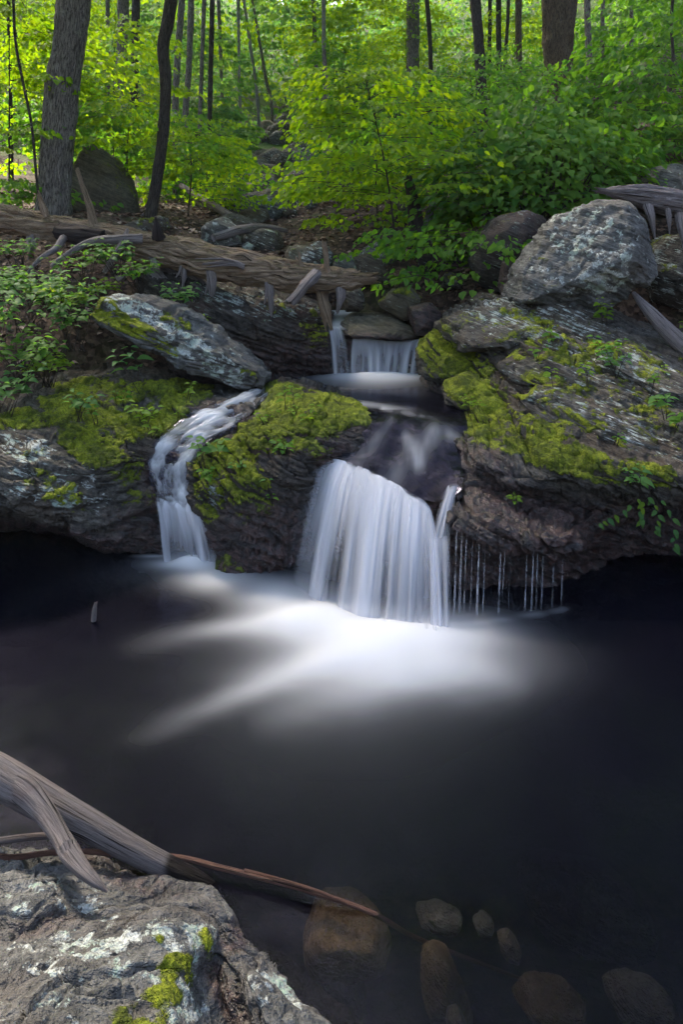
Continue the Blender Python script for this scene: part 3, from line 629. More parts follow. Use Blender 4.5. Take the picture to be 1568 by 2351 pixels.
# bed under the main chute and the rock face behind its curtain of water
chute = [
 [(640, 856, 7.22), (760, 856, 7.22), (880, 856, 7.22), (1010, 856, 7.22)],
 [(690, 892, 6.33), (790, 892, 6.33), (890, 892, 6.33), (1010, 892, 6.33)],
 [(780, 922, 5.74), (870, 922, 5.74), (950, 922, 5.74), (1050, 922, 5.74)],
 [(850, 955, 5.21), (910, 955, 5.21), (985, 955, 5.21), (1070, 958, 5.2)],
 [(832, 994, 5.02), (900, 1000, 4.99), (980, 1005, 4.96), (1075, 1012, 4.92)],
 [(775, 1030, 4.90), (860, 1046, 4.82), (960, 1062, 4.74), (1068, 1075, 4.66)],
 [(733, 1058, 4.80), (810, 1078, 4.70), (900, 1116, 4.56), (1000, 1150, 4.42), (1062, 1120, 4.45)]]
def chute_grid(nu, nv): return loft([cr(np.array([P(*c) for c in r]), 9) for r in chute], nu, nv)
def fall_bed():
    g = chute_grid(90, 120); g = g - np.array([0, 0, 0.045])
    lip = g[-1] + np.array([0, 0.02, -0.015]); ext = []
    for k, (dy, z) in enumerate([(0.05, None), (0.16, 0.36), (0.2, 0.15), (0.18, -0.1), (0.15, -0.5)]):
        r = lip.copy(); r[:, 1] += dy; r[:, 2] = np.minimum(lip[:, 2] - 0.05, z) if z is not None else lip[:, 2] - 0.06; ext.append(r)
    e = loft(np.vstack([[lip], ext]), 90, 60)
    g = np.vstack([g, e[1:]])
    finish_rock('fall_rock', g.reshape(-1, 3), grid_faces(g.shape[0], g.shape[1]), M['rock_dark'], 71, amp=0.02, fine=0.008, st=0.03, thick=0.08, wet0=1.0,
                label='wet dark rock step behind the main waterfall curtain', cat='rock')
fall_bed()

# ------------------------------------------------------------------ boulders
boulder('boulder', [(1165, 690), (1185, 625), (1240, 545), (1275, 490), (1330, 478), (1400, 458), (1462, 464), (1482, 505), (1506, 580), (1492, 632), (1440, 690), (1400, 722), (1330, 712), (1250, 700)], 6.5, 0.62, M['rock_pale'], 81,
    cuts=[((-0.45, -0.75, 0.5), -0.60), ((0.75, -0.6, 0.25), -0.72), ((0.1, -0.75, -0.62), -0.70), ((0.1, -0.2, 1), -0.86)], ncut=4, sub=6, amp=0.05, fine=0.018, st=0.015, thick=0.08, block=0.03,
    lichen=[(1360, 560, 150, 100, 30, 0.80), (1300, 640, 90, 40, 20, 0.7), (1380, 640, 90, 50, 0, 0.9)], lich0=0.45, moss=[(1320, 690, 90, 20, 0, 0.45), (1260, 640, 60, 60, -40, 0.35)], wet=[],
    label='largest pale lichen-spotted boulder resting on the right ledge', cat='boulder')
BL = [
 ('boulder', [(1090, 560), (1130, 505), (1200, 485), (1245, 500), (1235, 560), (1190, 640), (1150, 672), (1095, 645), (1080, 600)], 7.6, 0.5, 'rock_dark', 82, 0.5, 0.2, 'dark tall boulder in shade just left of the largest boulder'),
 ('boulder', [(1148, 605), (1172, 592), (1190, 640), (1180, 690), (1152, 675)], 7.0, 0.22, 'rock_dark', 83, 0.2, 0.2, 'narrow dark stone wedged at the left foot of the largest boulder'),
 ('boulder', [(1480, 590), (1520, 545), (1580, 535), (1660, 560), (1670, 690), (1560, 705), (1495, 690)], 7.1, 0.5, 'rock', 84, 0.7, 0.35, 'grey-green boulder at the right edge behind the largest boulder'),
 ('boulder', [(1462, 430), (1488, 390), (1530, 378), (1600, 398), (1630, 470), (1540, 500), (1475, 480)], 8.3, 0.5, 'rock_pale', 85, 0.55, 0.1, 'smooth grey boulder behind the broken pale log at the right edge'),
 ('boulder', [(140, 520), (152, 400), (182, 348), (222, 334), (262, 362), (292, 412), (305, 465), (302, 520)], 10.6, 0.7, 'rock_brown', 86, 0.3, 0.35, 'tall pointed brown boulder behind the two left trunks'),
 ('boulder', [(275, 525), (335, 505), (378, 497), (388, 530), (310, 545)], 8.9, 0.35, 'rock', 87, 0.6, 0.3, 'low flat grey stone at the foot of the slim dark trunk'),
 ('boulder', [(466, 525), (488, 498), (520, 500), (546, 526), (557, 562), (505, 575), (468, 550)], 9.3, 0.35, 'rock_pale', 88, 0.7, 0.0, 'pale grey boulder just above the middle of the fallen log'),
 ('boulder', [(553, 562), (566, 556), (581, 566), (578, 577), (556, 576)], 9.2, 0.1, 'rock_pale', 89, 1.0, 0.0, 'small near-white stone beside the pale boulder above the log'),
 ('boulder', [(688, 595), (703, 566), (735, 556), (764, 582), (762, 612), (695, 612)], 8.2, 0.25, 'rock', 90, 0.7, 0.1, 'rounded grey boulder behind the upright stick of the log'),
 ('boulder', [(814, 592), (840, 584), (876, 600), (892, 640), (868, 662), (830, 640)], 8.2, 0.25, 'rock', 91, 0.5, 0.2, 'tilted grey-green boulder right of the broken end of the log'),
 ('boulder', [(868, 695), (898, 666), (940, 655), (966, 682), (962, 725), (925, 732), (882, 714)], 7.75, 0.25, 'rock_brown', 92, 0.45, 0.5, 'mossy brown boulder just above the upper waterfall'),
 ('boulder', [(938, 705), (985, 694), (1012, 722), (998, 770), (952, 768)], 7.4, 0.25, 'rock_dark', 93, 0.2, 0.2, 'dark wet stone at the right end of the upper waterfall'),
 ('boulder', [(896, 475), (938, 464), (958, 500), (940, 525), (900, 520)], 11.5, 0.4, 'rock', 94, 0.3, 0.3, 'grey boulder behind the dark snag'),
 ('boulder', [(985, 482), (1040, 476), (1066, 505), (1040, 522), (990, 512)], 10.6, 0.4, 'rock_brown', 95, 0.2, 0.75, 'mossy boulder behind the pale broken stump'),
 ('boulder', [(792, 676), (828, 664), (836, 700), (825, 712), (796, 712)], 7.75, 0.18, 'rock', 96, 0.4, 0.1, 'squared grey stone under the broken end of the log'),
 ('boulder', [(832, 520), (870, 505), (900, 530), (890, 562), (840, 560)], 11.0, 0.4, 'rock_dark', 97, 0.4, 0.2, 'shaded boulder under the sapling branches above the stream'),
 ('boulder', [(640, 545), (665, 535), (690, 548), (684, 565), (645, 565)], 11.5, 0.25, 'rock', 98, 0.7, 0.0, 'flat grey stone in the stream bed above the log'),
 ('boulder', [(595, 445), (625, 430), (650, 450), (645, 475), (600, 475)], 17, 0.5, 'rock', 99, 0.7, 0.0, 'grey boulder higher up the stream bed between the saplings'),
 ('boulder', [(700, 315), (735, 300), (765, 318), (760, 345), (705, 345)], 26, 0.9, 'rock', 100, 0.7, 0.0, 'farthest grey rock outcrop up the ravine'),
 ('boulder', [(612, 290), (640, 280), (668, 300), (660, 330), (620, 330)], 30, 1.0, 'rock_dark', 101, 0.5, 0.1, 'dark rock outcrop high in the ravine above the stream'),
 ('boulder', [(1010, 640), (1035, 625), (1065, 640), (1060, 662), (1015, 662)], 8.0, 0.2, 'rock', 102, 0.5, 0.3, 'small mossy stone in the leaf litter above the right ledge'),
 ('boulder', [(960, 592), (990, 585), (1010, 605), (1000, 625), (965, 622)], 8.6, 0.2, 'rock_dark', 103, 0.4, 0.2, 'small dark stone below the snag'),
 ('boulder', [(1075, 690), (1110, 672), (1150, 680), (1160, 702), (1085, 710)], 7.1, 0.25, 'rock', 104, 0.6, 0.3, 'low stone on the back edge of the right ledge'),
 ('boulder', [(495, 1285), (515, 1268), (545, 1270), (580, 1300), (578, 1320), (500, 1312)], 4.72, 0.12, 'rock_dark', 105, 0.1, 0.5, 'small dark wet stone at the foot of the side cascade'),
]
for nm, poly, D, T, mt, sd, li, mo, lab in BL:
    boulder(nm, poly, D, T, M[mt], sd, lich0=li, moss0=mo, sub=5 if D < 12 else 4, amp=0.05, fine=0.012, label=lab, cat='boulder', wet0=0.9 if 'wet' in lab else 0.0)
boulder('lip_slab', [(783, 742), (800, 724), (850, 718), (900, 724), (940, 746), (962, 770), (930, 778), (860, 776), (800, 768), (780, 756)], 7.66, 0.36, M['rock_brown'], 110,
    slope=1.6, ncut=3, lich0=0.45, amp=0.04, block=0.02, wet=[(870, 790, 120, 30, 5, 1.0)], label='flat slab at the lip of the upper waterfall', cat='rock')
# stones of the stream bed beyond the log
rs = np.random.default_rng(5)
for k in range(70):
    D = 8.6 + 26 * rs.random() ** 1.25; cx = np.interp(D, [8, 10, 16, 24, 34], [800, 640, 610, 630, 645]) + rs.normal() * np.interp(D, [8, 22, 34], [95, 42, 30])
    x = (cx - CX) / FPX * D; z = float(ground_z(x, D)[0]); r = rs.uniform(0.12, 0.34) * (1 + (D - 8) * 0.06)
    a = np.linspace(0, 2 * pi, 8, endpoint=False); w = r * rs.uniform(0.75, 1.2, 8)
    poly = [(CX + (x + w[i] * cos(a[i])) / D * FPX, HY + (CAM_H - z - r * 0.25 - w[i] * 0.7 * sin(a[i])) / D * FPX) for i in range(8)]
    boulder('stream_stone', poly, D, r, M[('rock', 'rock_pale', 'rock_brown')[k % 3]], 200 + k, sub=3, lich0=0.6, moss0=0.2, amp=0.06, st=0.0,
            label='grey stone among others in the dry stream bed beyond the fallen log', cat='stone', group='stones of the stream bed beyond the log')

# ------------------------------------------------------------------ foreground rock
fg = [
 [(-260, 1985, -0.25), (-60, 1958, -0.25), (110, 1940, -0.25), (260, 1950, -0.25), (410, 1985, -0.25), (520, 2050, -0.25), (575, 2140, -0.25), (650, 2200, -0.25), (740, 2270, -0.25), (850, 2360, -0.25)],
 [(-260, 2010, 0.10), (-60, 1985, 0.08), (110, 1962, 0.05), (250, 1972, 0.02), (390, 2012, 0.0), (500, 2072, -0.01), (548, 2160, -0.01), (620, 2222, 0.0), (705, 2300, -0.01), (800, 2385, -0.01)],
 [(-260, 2050, 0.22), (-60, 2025, 0.20), (100, 2000, 0.15), (220, 2020, 0.09), (350, 2060, 0.07), (462, 2108, 0.08), (522, 2190, 0.05), (595, 2235, 0.10), (675, 2310, 0.09), (770, 2400, 0.07)],
 [(-260, 2110, 0.26), (-60, 2085, 0.25), (80, 2060, 0.21), (200, 2080, 0.16), (330, 2100, 0.17), (440, 2150, 0.16), (505, 2215, 0.03), (575, 2260, 0.13), (645, 2330, 0.13), (740, 2420, 0.1)],
 [(-260, 2180, 0.27), (-60, 2150, 0.26), (80, 2130, 0.22), (200, 2150, 0.24), (320, 2160, 0.25), (420, 2200, 0.20), (500, 2270, 0.02), (565, 2310, 0.10), (625, 2370, 0.12), (720, 2450, 0.1)],
 [(-260, 2260, 0.34), (-60, 2220, 0.32), (80, 2200, 0.31), (200, 2220, 0.30), (310, 2235, 0.29), (410, 2270, 0.23), (510, 2340, 0.02), (570, 2380, 0.06), (620, 2430, 0.09), (700, 2500, 0.1)],
 [(-260, 2360, 0.40), (-60, 2330, 0.39), (80, 2310, 0.38), (200, 2320, 0.36), (310, 2340, 0.33), (420, 2370, 0.25), (530, 2430, 0.02), (590, 2460, 0.05), (640, 2500, 0.08), (710, 2560, 0.08)],
 [(-260, 2500, 0.44), (-60, 2480, 0.43), (80, 2470, 0.42), (200, 2480, 0.39), (320, 2500, 0.35), (440, 2530, 0.26), (560, 2570, 0.05), (620, 2600, 0.06), (670, 2630, 0.08), (730, 2680, 0.05)],
 [(-260, 2800, 0.44), (-60, 2800, 0.43), (80, 2800, 0.42), (200, 2800, 0.39), (330, 2800, 0.35), (460, 2820, 0.26), (580, 2840, 0.05), (650, 2850, 0.06), (700, 2860, 0.06), (760, 2900, 0.0)]]
fg = [[(-700, r[0][1] + 10, -0.35), (-480, r[0][1] + 10, min(r[0][2], 0.12))] + r for r in fg]
fgr = [[Pz(*c) for c in r] for r in fg]
g = loft(fgr, 350, 300)
finish_rock('foreground_rock', g.reshape(-1, 3), grid_faces(300, 350), M['rock_pale'], 120, amp=0.035, fine=0.014, st=0.012, thick=0.06, block=0.022,
    lichen=[(150, 2080, 190, 70, 10, 0.75), (250, 2200, 330, 120, 10, 0.8), (420, 2160, 120, 70, 30, 0.9), (640, 2290, 110, 60, 40, 0.85), (150, 2320, 220, 80, 0, 0.6), (420, 2310, 70, 60, 0, 0.9)],
    moss=[(405, 2230, 60, 50, -40, 0.62), (370, 2290, 90, 42, -30, 0.62), (330, 2335, 80, 50, 0, 0.6), (470, 2180, 40, 60, 0, 0.5), (350, 2140, 40, 18, 40, 0.4), (210, 2040, 60, 20, 10, 0.35)],
    wet=[(300, 1985, 160, 30, 5, 0.8), (520, 2290, 32, 120, -28, 0.9), (330, 2030, 120, 26, 12, 0.75), (60, 2130, 120, 30, -10, 0.55), (540, 2150, 40, 60, 30, 0.8)], mthick=0.004,
    label='big pale lichen-covered rock in the bottom left corner', cat='rock')

# ------------------------------------------------------------------ water
def bl(px, py, x0, y0, x1, y1, w0, w1, v0, v1):
    """soft streak from (x0,y0) to (x1,y1), half width w0..w1, strength v0..v1"""
    dx, dy = x1 - x0, y1 - y0; L2 = dx * dx + dy * dy
    t = ((px - x0) * dx + (py - y0) * dy) / L2; tc = np.clip(t, 0, 1)
    d = np.hypot(px - (x0 + tc * dx), py - (y0 + tc * dy)); w = w0 + (w1 - w0) * tc
    return (v0 + (v1 - v0) * tc) * np.exp(-(d / w) ** 2)
def ray(px, py, pts):
    """soft tapering trail through (x, y, half width, strength) points"""
    q = cr(np.array(pts, float), 40); o = np.zeros_like(px)
    for x, y, w, v in q: o = np.maximum(o, v * np.exp(-(((px - x) / (w * 1.6)) ** 2 + ((py - y) / w) ** 2)))
    return np.clip(o, 0, 1)
def gl(px, py, cx, cy, rx, ry, v, p=2.0):
    return v * np.exp(-((np.abs(px - cx) / rx) ** p + (np.abs(py - cy) / ry) ** p))
def pool():
    xs = np.linspace(-6.5, 6.5, 520); ys = np.r_[np.linspace(-1.0, 1.6, 30), np.linspace(1.62, 5.9, 330)]
    X, Y = np.meshgrid(xs, ys); V = np.stack([X, Y, np.zeros_like(X)], -1).reshape(-1, 3)
    px, py = proj(V); wob = fbm(np.stack([px / 160, py / 60, 0 * px], 1), 1.0, 3, 8)
    py2 = py + 10 * wob
    f = np.zeros(len(V))
    def ad(a):
        nonlocal f; f = 1 - (1 - f) * (1 - np.clip(a, 0, 1))
    ad(gl(px, py2, 870, 1462, 205, 52, 1.0, 2.0)); ad(gl(px, py2, 700, 1410, 120, 42, 0.85)); ad(gl(px, py2, 960, 1530, 200, 60, 0.55))
    ad(gl(px, py2, 640, 1365, 90, 28, 0.6)); ad(gl(px, py2, 1030, 1450, 110, 40, 0.6))
    ad(ray(px, py2, [(760, 1425, 36, 0.7), (640, 1428, 30, 0.55), (520, 1440, 22, 0.36), (420, 1458, 21, 0.12), (280, 1488, 24, 0.0)])); ad(ray(px, py2, [(880, 1480, 48, 0.7), (740, 1522, 38, 0.52), (600, 1572, 26, 0.40), (470, 1625, 24, 0.15), (290, 1705, 26, 0.0)])); ad(ray(px, py2, [(820, 1500, 40, 0.4), (660, 1530, 30, 0.22), (500, 1560, 26, 0.0)]))
    ad(bl(px, py2, 900, 1540, 560, 1660, 60, 40, 0.35, 0.0)); ad(bl(px, py2, 1000, 1500, 1230, 1590, 50, 30, 0.4, 0.0))
    ad(gl(px, py2, 850, 1550, 300, 95, 0.15)); ad(gl(px, py2, 790, 1640, 330, 140, 0.03)); ad(gl(px, py2, 800, 1760, 420, 200, 0.010))
    ad(gl(px, py2, 440, 1292, 80, 16, 1.0)); ad(gl(px, py2, 490, 1320, 85, 26, 0.65)); ad(gl(px, py2, 560, 1340, 120, 30, 0.18))
    sw = np.abs(((np.hypot((px - 300) / 90, (py - 1318) / 32) * 3.2 + np.arctan2(py - 1318, px - 300) / 6.28) % 1) - 0.5) * 2
    ad(gl(px, py, 300, 1318, 100, 32, 0.10) * (0.3 + sw * fbm(np.stack([px / 18, py / 9, 0 * px], 1), 1.0, 3, 4).clip(0)))
    ad(gl(px, py, 345, 1276, 35, 4, 0.5))
    for cx, cy, w in [(1050, 1432, 40), (1100, 1428, 30), (1150, 1422, 26), (1215, 1412, 26), (1235, 1408, 22), (1275, 1402, 16), (1294, 1398, 12)]: ad(gl(px, py, cx, cy, w, 6, 0.14))
    z = ground_z(X, Y, False).ravel(); depth = np.clip(-z, 0, 2)
    murk = smooth(0.25, 0.62, depth) * 0.90 + 0.06; murk = murk * (0.72 + 0.28 * (1 - smooth(1960, 2120, py + 60 * wob)))
    murk = np.where(py > 1900, np.maximum(murk, 0.76), murk)
    murk = murk * (1 - gl(px, py, 805, 2140, 150, 80, 0.5)) * (1 - gl(px, py, 1060, 2120, 140, 60, 0.4))
    murk = np.where(Y.ravel() > 4.0, np.minimum(murk, 0.86), murk)
    V[:, 2] += 0.05 * f ** 2 * smooth(0.5, 1, f) + 0.004 * fbm(V, 3, 2, 6)
    mk('pool_water', V, grid_faces(len(ys), len(xs), 0, False), M['water'], attrs={'foam': f * (0.80 + 0.15 * f), 'murk': murk}, kind='structure')
pool()
def stream():
    g = chute_grid(150, 230); V = g.reshape(-1, 3).copy(); px, py = proj(V)
    f = np.zeros(len(V))
    def ad(a):
        nonlocal f; f = 1 - (1 - f) * (1 - np.clip(a, 0, 1))
    st = fbm(np.stack([px / 26, py / 90, 0 * px], 1), 1, 3, 2)
    ad(gl(px, py, 872, 862, 110, 10, 1.0)); ad(gl(px, py, 865, 874, 110, 13, 0.30)); ad(gl(px, py, 855, 892, 140, 20, 0.06))
    ad(bl(px, py, 820, 925, 985, 945, 7, 5, 0.30, 0.0)); ad(bl(px, py, 880, 938, 1010, 962, 6, 5, 0.30, 0.05))
    ad(bl(px, py, 1000, 985, 1060, 1010, 16, 12, 0.25, 0.12)); ad(bl(px, py, 930, 1000, 960, 1060, 14, 18, 0.16, 0.3)); ad(bl(px, py, 1000, 1000, 900, 1100, 22, 26, 0.25, 0.1))
    ad(bl(px, py, 870, 1010, 800, 1070, 18, 22, 0.06, 0.14)); ad(bl(px, py, 900, 960, 840, 1040, 10, 10, 0.14, 0.05))
    f = f * np.where(py > 940, np.clip(0.55 + 0.7 * st, 0, 1.1), 1)
    V[:, 2] += 0.018 * fbm(V, 5, 3, 3) * smooth(935, 985, py) + 0.03 * smooth(0.5, 1, f) * (py < 900)
    mk('stream_water', V, grid_faces(230, 150), M['water'], attrs={'foam': np.clip(f, 0, 0.97), 'murk': np.full(len(V), 0.85)}, kind='structure')
stream()
def upper_stream():
    rows = [[(740, 690, 9.0), (850, 690, 9.0), (960, 690, 9.0)], [(752, 712, 8.3), (860, 712, 8.3), (965, 716, 8.3)], [(756, 736, 7.75), (860, 745, 7.8), (975, 752, 7.8)], [(760, 752, 7.42), (870, 772, 7.42), (978, 776, 7.42)]]
    g = loft([[P(*c) for c in r] for r in rows], 80, 60); V = g.reshape(-1, 3); px, py = proj(V)
    f = np.clip(gl(px, py, 790, 715, 60, 10, 0.5) + gl(px, py, 775, 745, 20, 14, 0.6) + gl(px, py, 870, 716, 70, 6, 0.35), 0, 0.9)
    mk('stream_water', V, grid_faces(60, 80), M['water'], attrs={'foam': f, 'murk': np.full(len(V), 0.3)}, kind='structure')
upper_stream()

def curtain(lip, base, nu, nv, seed, dens, gz=0.75, amp=0.02, freq=26.0, left=0.06, right=0.05, top=0.10, thin=0.35):
    """Sheet of falling water: lip and base polylines (world), parabola between; returns V, F, density."""
    A = cr(lip, nu); B = cr(base, nu); t = np.linspace(0, 1, nv)[:, None, None]
    h = t; zt = gz * t * t + (1 - gz) * t
    V = A[None] * (1 - h) + B[None] * h; V[..., 2] = (A[None, :, 2] * (1 - zt[..., 0]) + B[None, :, 2] * zt[..., 0])
    u = np.linspace(0, 1, nu)[None, :] + 0 * t[..., 0]; T = t[..., 0] + 0 * u
    q = np.stack([u * freq, T * 1.1, 0 * u], -1)
    s = fbm(q, 1.0, 3, seed, 0.42); s2 = fbm(np.stack([u * freq * 0.28, T * 0.7, 0 * u], -1), 1.0, 2, seed + 3)
    cc_ = 0.35 + 0.75 * smooth(0.05, 0.8, T); d = np.clip(dens + 0.14 - thin * smooth(0.1, 1, T) + cc_ * (0.36 * s + 0.42 * s2), 0, 1)
    e = smooth(0, left, u + 0.02 * s) * smooth(0, right, 1 - u + 0.02 * s)
    st = top * (0.35 + 0.65 * vnoise(np.stack([u * freq * 0.8, 0 * u, 0 * u], -1), seed + 8)).clip(0.02)
    d = d * e * smooth(0, 1, (T / st.clip(0.01)).clip(0, 1))
    V[..., 1] -= amp * (s + s2) * smooth(0, 0.25, T); V[..., 0] += 0.4 * amp * s2 * smooth(0, 0.3, T)
    return V.reshape(-1, 3), grid_faces(nv, nu), d.ravel()
def main_fall():
    root = empty('waterfall', (0.25, 4.2, 0), label='main waterfall curtain dropping into the pool', cat='waterfall')
    lip = [P(722, 1048, 4.85), P(778, 1054, 4.79), P(827, 1070, 4.73), P(888, 1098, 4.62), P(940, 1128, 4.53), P(985, 1160, 4.45), P(1000, 1215, 4.33)]
    base = [Pz(645, 1322, 0), Pz(705, 1364, 0), Pz(770, 1402, 0), Pz(850, 1430, 0), Pz(920, 1444, 0), Pz(985, 1450, 0), Pz(1018, 1452, 0)]
    V, F, d = curtain(lip, base, 300, 140, 300, 0.66, freq=30, left=0.22, right=0.03, top=0.13, thin=0.28)
    mk('water_sheet', V, F, M['fall'], root, attrs={'dens': d * 0.96})
    V, F, d = curtain([p + np.array([0, -0.035, 0.012]) for p in lip], [p + np.array([0.01, -0.06, 0]) for p in base], 300, 120, 340, 0.14, freq=34, left=0.2, right=0.06, top=0.2)
    mk('water_sheet', V, F, M['fall'], root, attrs={'dens': d * 0.85})
    lip = [P(1022, 1118, 4.44), P(1042, 1108, 4.43), P(1056, 1112, 4.43)]; midp = [P(985, 1235, 4.25), P(1008, 1232, 4.22), P(1036, 1225, 4.22)]; base = [Pz(985, 1452, 0), Pz(1010, 1452, 0), Pz(1038, 1448, 0)]
    V, F, d = curtain(lip, midp, 60, 50, 360, 0.55, freq=7, left=0.3, right=0.3, top=0.2, gz=0.4)
    mk('water_sheet', V, F, M['fall'], root, attrs={'dens': d * 0.8})
    V, F, d = curtain(midp, base, 60, 80, 361, 0.55, freq=8, left=0.25, right=0.35, top=0.1, gz=0.5)
    mk('water_sheet', V, F, M['fall'], root, attrs={'dens': d * 0.9})
main_fall()
def side_fall():
    root = empty('waterfall', tuple(Pz(440, 1290, 0)), label='narrow side cascade curving down left of the mossy hump', cat='waterfall')
    e = [((598, 890, 6.0), (642, 902, 6.0)), ((535, 928, 5.52), (592, 950, 5.5)), ((440, 948, 5.30), (540, 985, 5.2)), ((368, 1000, 5.10), (478, 1018, 5.06)),
         ((338, 1062, 5.0), (446, 1068, 4.95)), ((348, 1120, 4.93), (442, 1140, 4.86)), ((362, 1162, 4.89), (448, 1178, 4.80))]
    rows = [cr(np.array([P(*a), 0.5 * (P(*a) + P(*b)) + np.array([0, 0, -0.012]), P(*b)]), 5) for a, b in e]
    g = loft(rows, 70, 160); V = g.reshape(-1, 3); px, py = proj(V)
    U, T = np.meshgrid(np.linspace(0, 1, 70), np.linspace(0, 1, 160))
    s = fbm(np.stack([U * 6 + T * 2, T * 11, 0 * U], -1), 1, 4, 5, 0.6).ravel() + 0.5 * fbm(np.stack([U * 2, T * 16, 0 * U], -1), 1, 2, 15).ravel(); U = U.ravel(); T = T.ravel()
    f = np.clip(0.16 + 0.55 * s + 0.20 * np.exp(-((U - 0.12) / 0.14) ** 2) * smooth(0.15, 0.5, T) + 0.3 * np.exp(-((U - 0.75) / 0.14) ** 2) * smooth(0.35, 0.6, T) + 0.30 * smooth(0.75, 1, T) + 0.25 * np.exp(-((T - 0.25) / 0.12) ** 2), 0.0, 0.95)
    f *= smooth(0, 0.05, T) * smooth(0, 0.16, U + 0.10 * s) * smooth(0, 0.16, 1 - U + 0.10 * s)
    V[:, 2] += 0.022 * s + 0.012 + 0.045 * np.exp(-((T - 0.16) / 0.13) ** 2)
    mk('water_slide', V, grid_faces(160, 70), M['water'], root, attrs={'foam': f, 'murk': np.full(len(V), 0.2)})
    lip = [P(354, 1136, 4.88), P(384, 1146, 4.85), P(416, 1152, 4.82), P(446, 1150, 4.79), P(456, 1128, 4.78)]
    base = [Pz(372, 1288, 0), Pz(402, 1292, 0), Pz(440, 1296, 0), Pz(480, 1298, 0), Pz(512, 1290, 0)]
    V, F, d = curtain(lip, base, 140, 90, 380, 0.62, freq=12, left=0.05, right=0.22, top=0.3, gz=0.35)
    mk('water_sheet', V, F, M['fall'], root, attrs={'dens': d * 0.92})
side_fall()
def upper_fall():
    root = empty('waterfall', tuple(P(870, 858, 7.2)), label='small upper waterfall spilling over the slab below the log end', cat='waterfall')
    lip = [P(806, 772, 7.42), P(850, 776, 7.40), P(900, 782, 7.40), P(940, 780, 7.40), P(978, 776, 7.40)]
    base = [P(800, 858, 7.18), P(850, 860, 7.16), P(890, 860, 7.16), P(925, 860, 7.16), P(958, 858, 7.18)]
    V, F, d = curtain(lip, base, 160, 50, 400, 0.62, freq=20, left=0.05, right=0.05, top=0.12, thin=0.3)
    mk('water_sheet', V, F, M['fall'], root, attrs={'dens': d * 0.9})
    lip = [P(752, 745, 7.45), P(768, 748, 7.42), P(786, 752, 7.42)]; base = [P(762, 858, 7.2), P(786, 860, 7.17), P(808, 858, 7.18)]
    V, F, d = curtain(lip, base, 50, 50, 410, 0.62, freq=6, left=0.15, right=0.25, top=0.05, gz=0.6)
    mk('water_sheet', V, F, M['fall'], root, attrs={'dens': d * 0.9})
    bed = [P(740, 757, 7.5), P(850, 784, 7.5), P(990, 790, 7.5)], [P(740, 860, 7.42), P(850, 862, 7.42), P(990, 862, 7.42)], [P(740, 940, 7.4), P(850, 940, 7.4), P(990, 940, 7.4)]
    top = [P(740, 720, 8.4), P(850, 724, 8.4), P(990, 730, 8.4)]
    g = loft([top, *bed], 60, 60)
    finish_rock('fall_rock', g.reshape(-1, 3), grid_faces(60, 60), M['rock_dark'], 411, amp=0.02, fine=0.01, st=0.03, wet0=1.0, label='wet dark rock step behind the upper waterfall', cat='rock')
upper_fall()
TR = [(1046, 1262, 1428, 7), (1058, 1268, 1432, 8), (1069, 1275, 1400, 4), (1083, 1280, 1430, 3), (1098, 1285, 1428, 7), (1112, 1290, 1420, 4), (1148, 1288, 1424, 6), (1158, 1290, 1370, 3), (1171, 1296, 1405, 2), (1209, 1272, 1412, 5), (1224, 1275, 1412, 5), (1234, 1278, 1410, 4), (1247, 1272, 1405, 4), (1272, 1232, 1404, 4), (1293, 1240, 1400, 3)]
for k, (x, y0, y1, w) in enumerate(TR):
    D0 = 4.06; b = Pz(x - 5, y1, 0.0); a = P(x + 3, y0 - 50, D0 + 0.06); b[1] = 4.06 if y1 > 1395 else 4.05; b = P(x - 4, y1, b[1])
    m_ = a * 0.6 + b * 0.4
    V, T, uv = tube([a, m_, b], [w * 0.0004, w * 0.0007, w * 0.0011], seg=8, n=14, bump=0.3, seed=k)
    tt = np.r_[np.repeat(np.linspace(0, 1, 14), 9), 0, 1]
    d = np.clip((0.06 + 0.036 * w) * smooth(0, 0.2, tt) * smooth(0, 0.2, 1.02 - tt) * (0.7 + 1.3 * fbm(V, 13, 3, k)).clip(0), 0, 0.7)
    nth = ('first', 'second', 'third', 'fourth', 'fifth', 'sixth', 'seventh', 'eighth', 'ninth', 'tenth', 'eleventh', 'twelfth', 'thirteenth', 'fourteenth', 'last')[k]
    mk('water_trickle', V, T, M['fall'], None, True, {'dens': d}, label=nth + ' thin thread of water from the main fall under the wet shelf', cat='trickle', group='threads of water under the wet shelf')

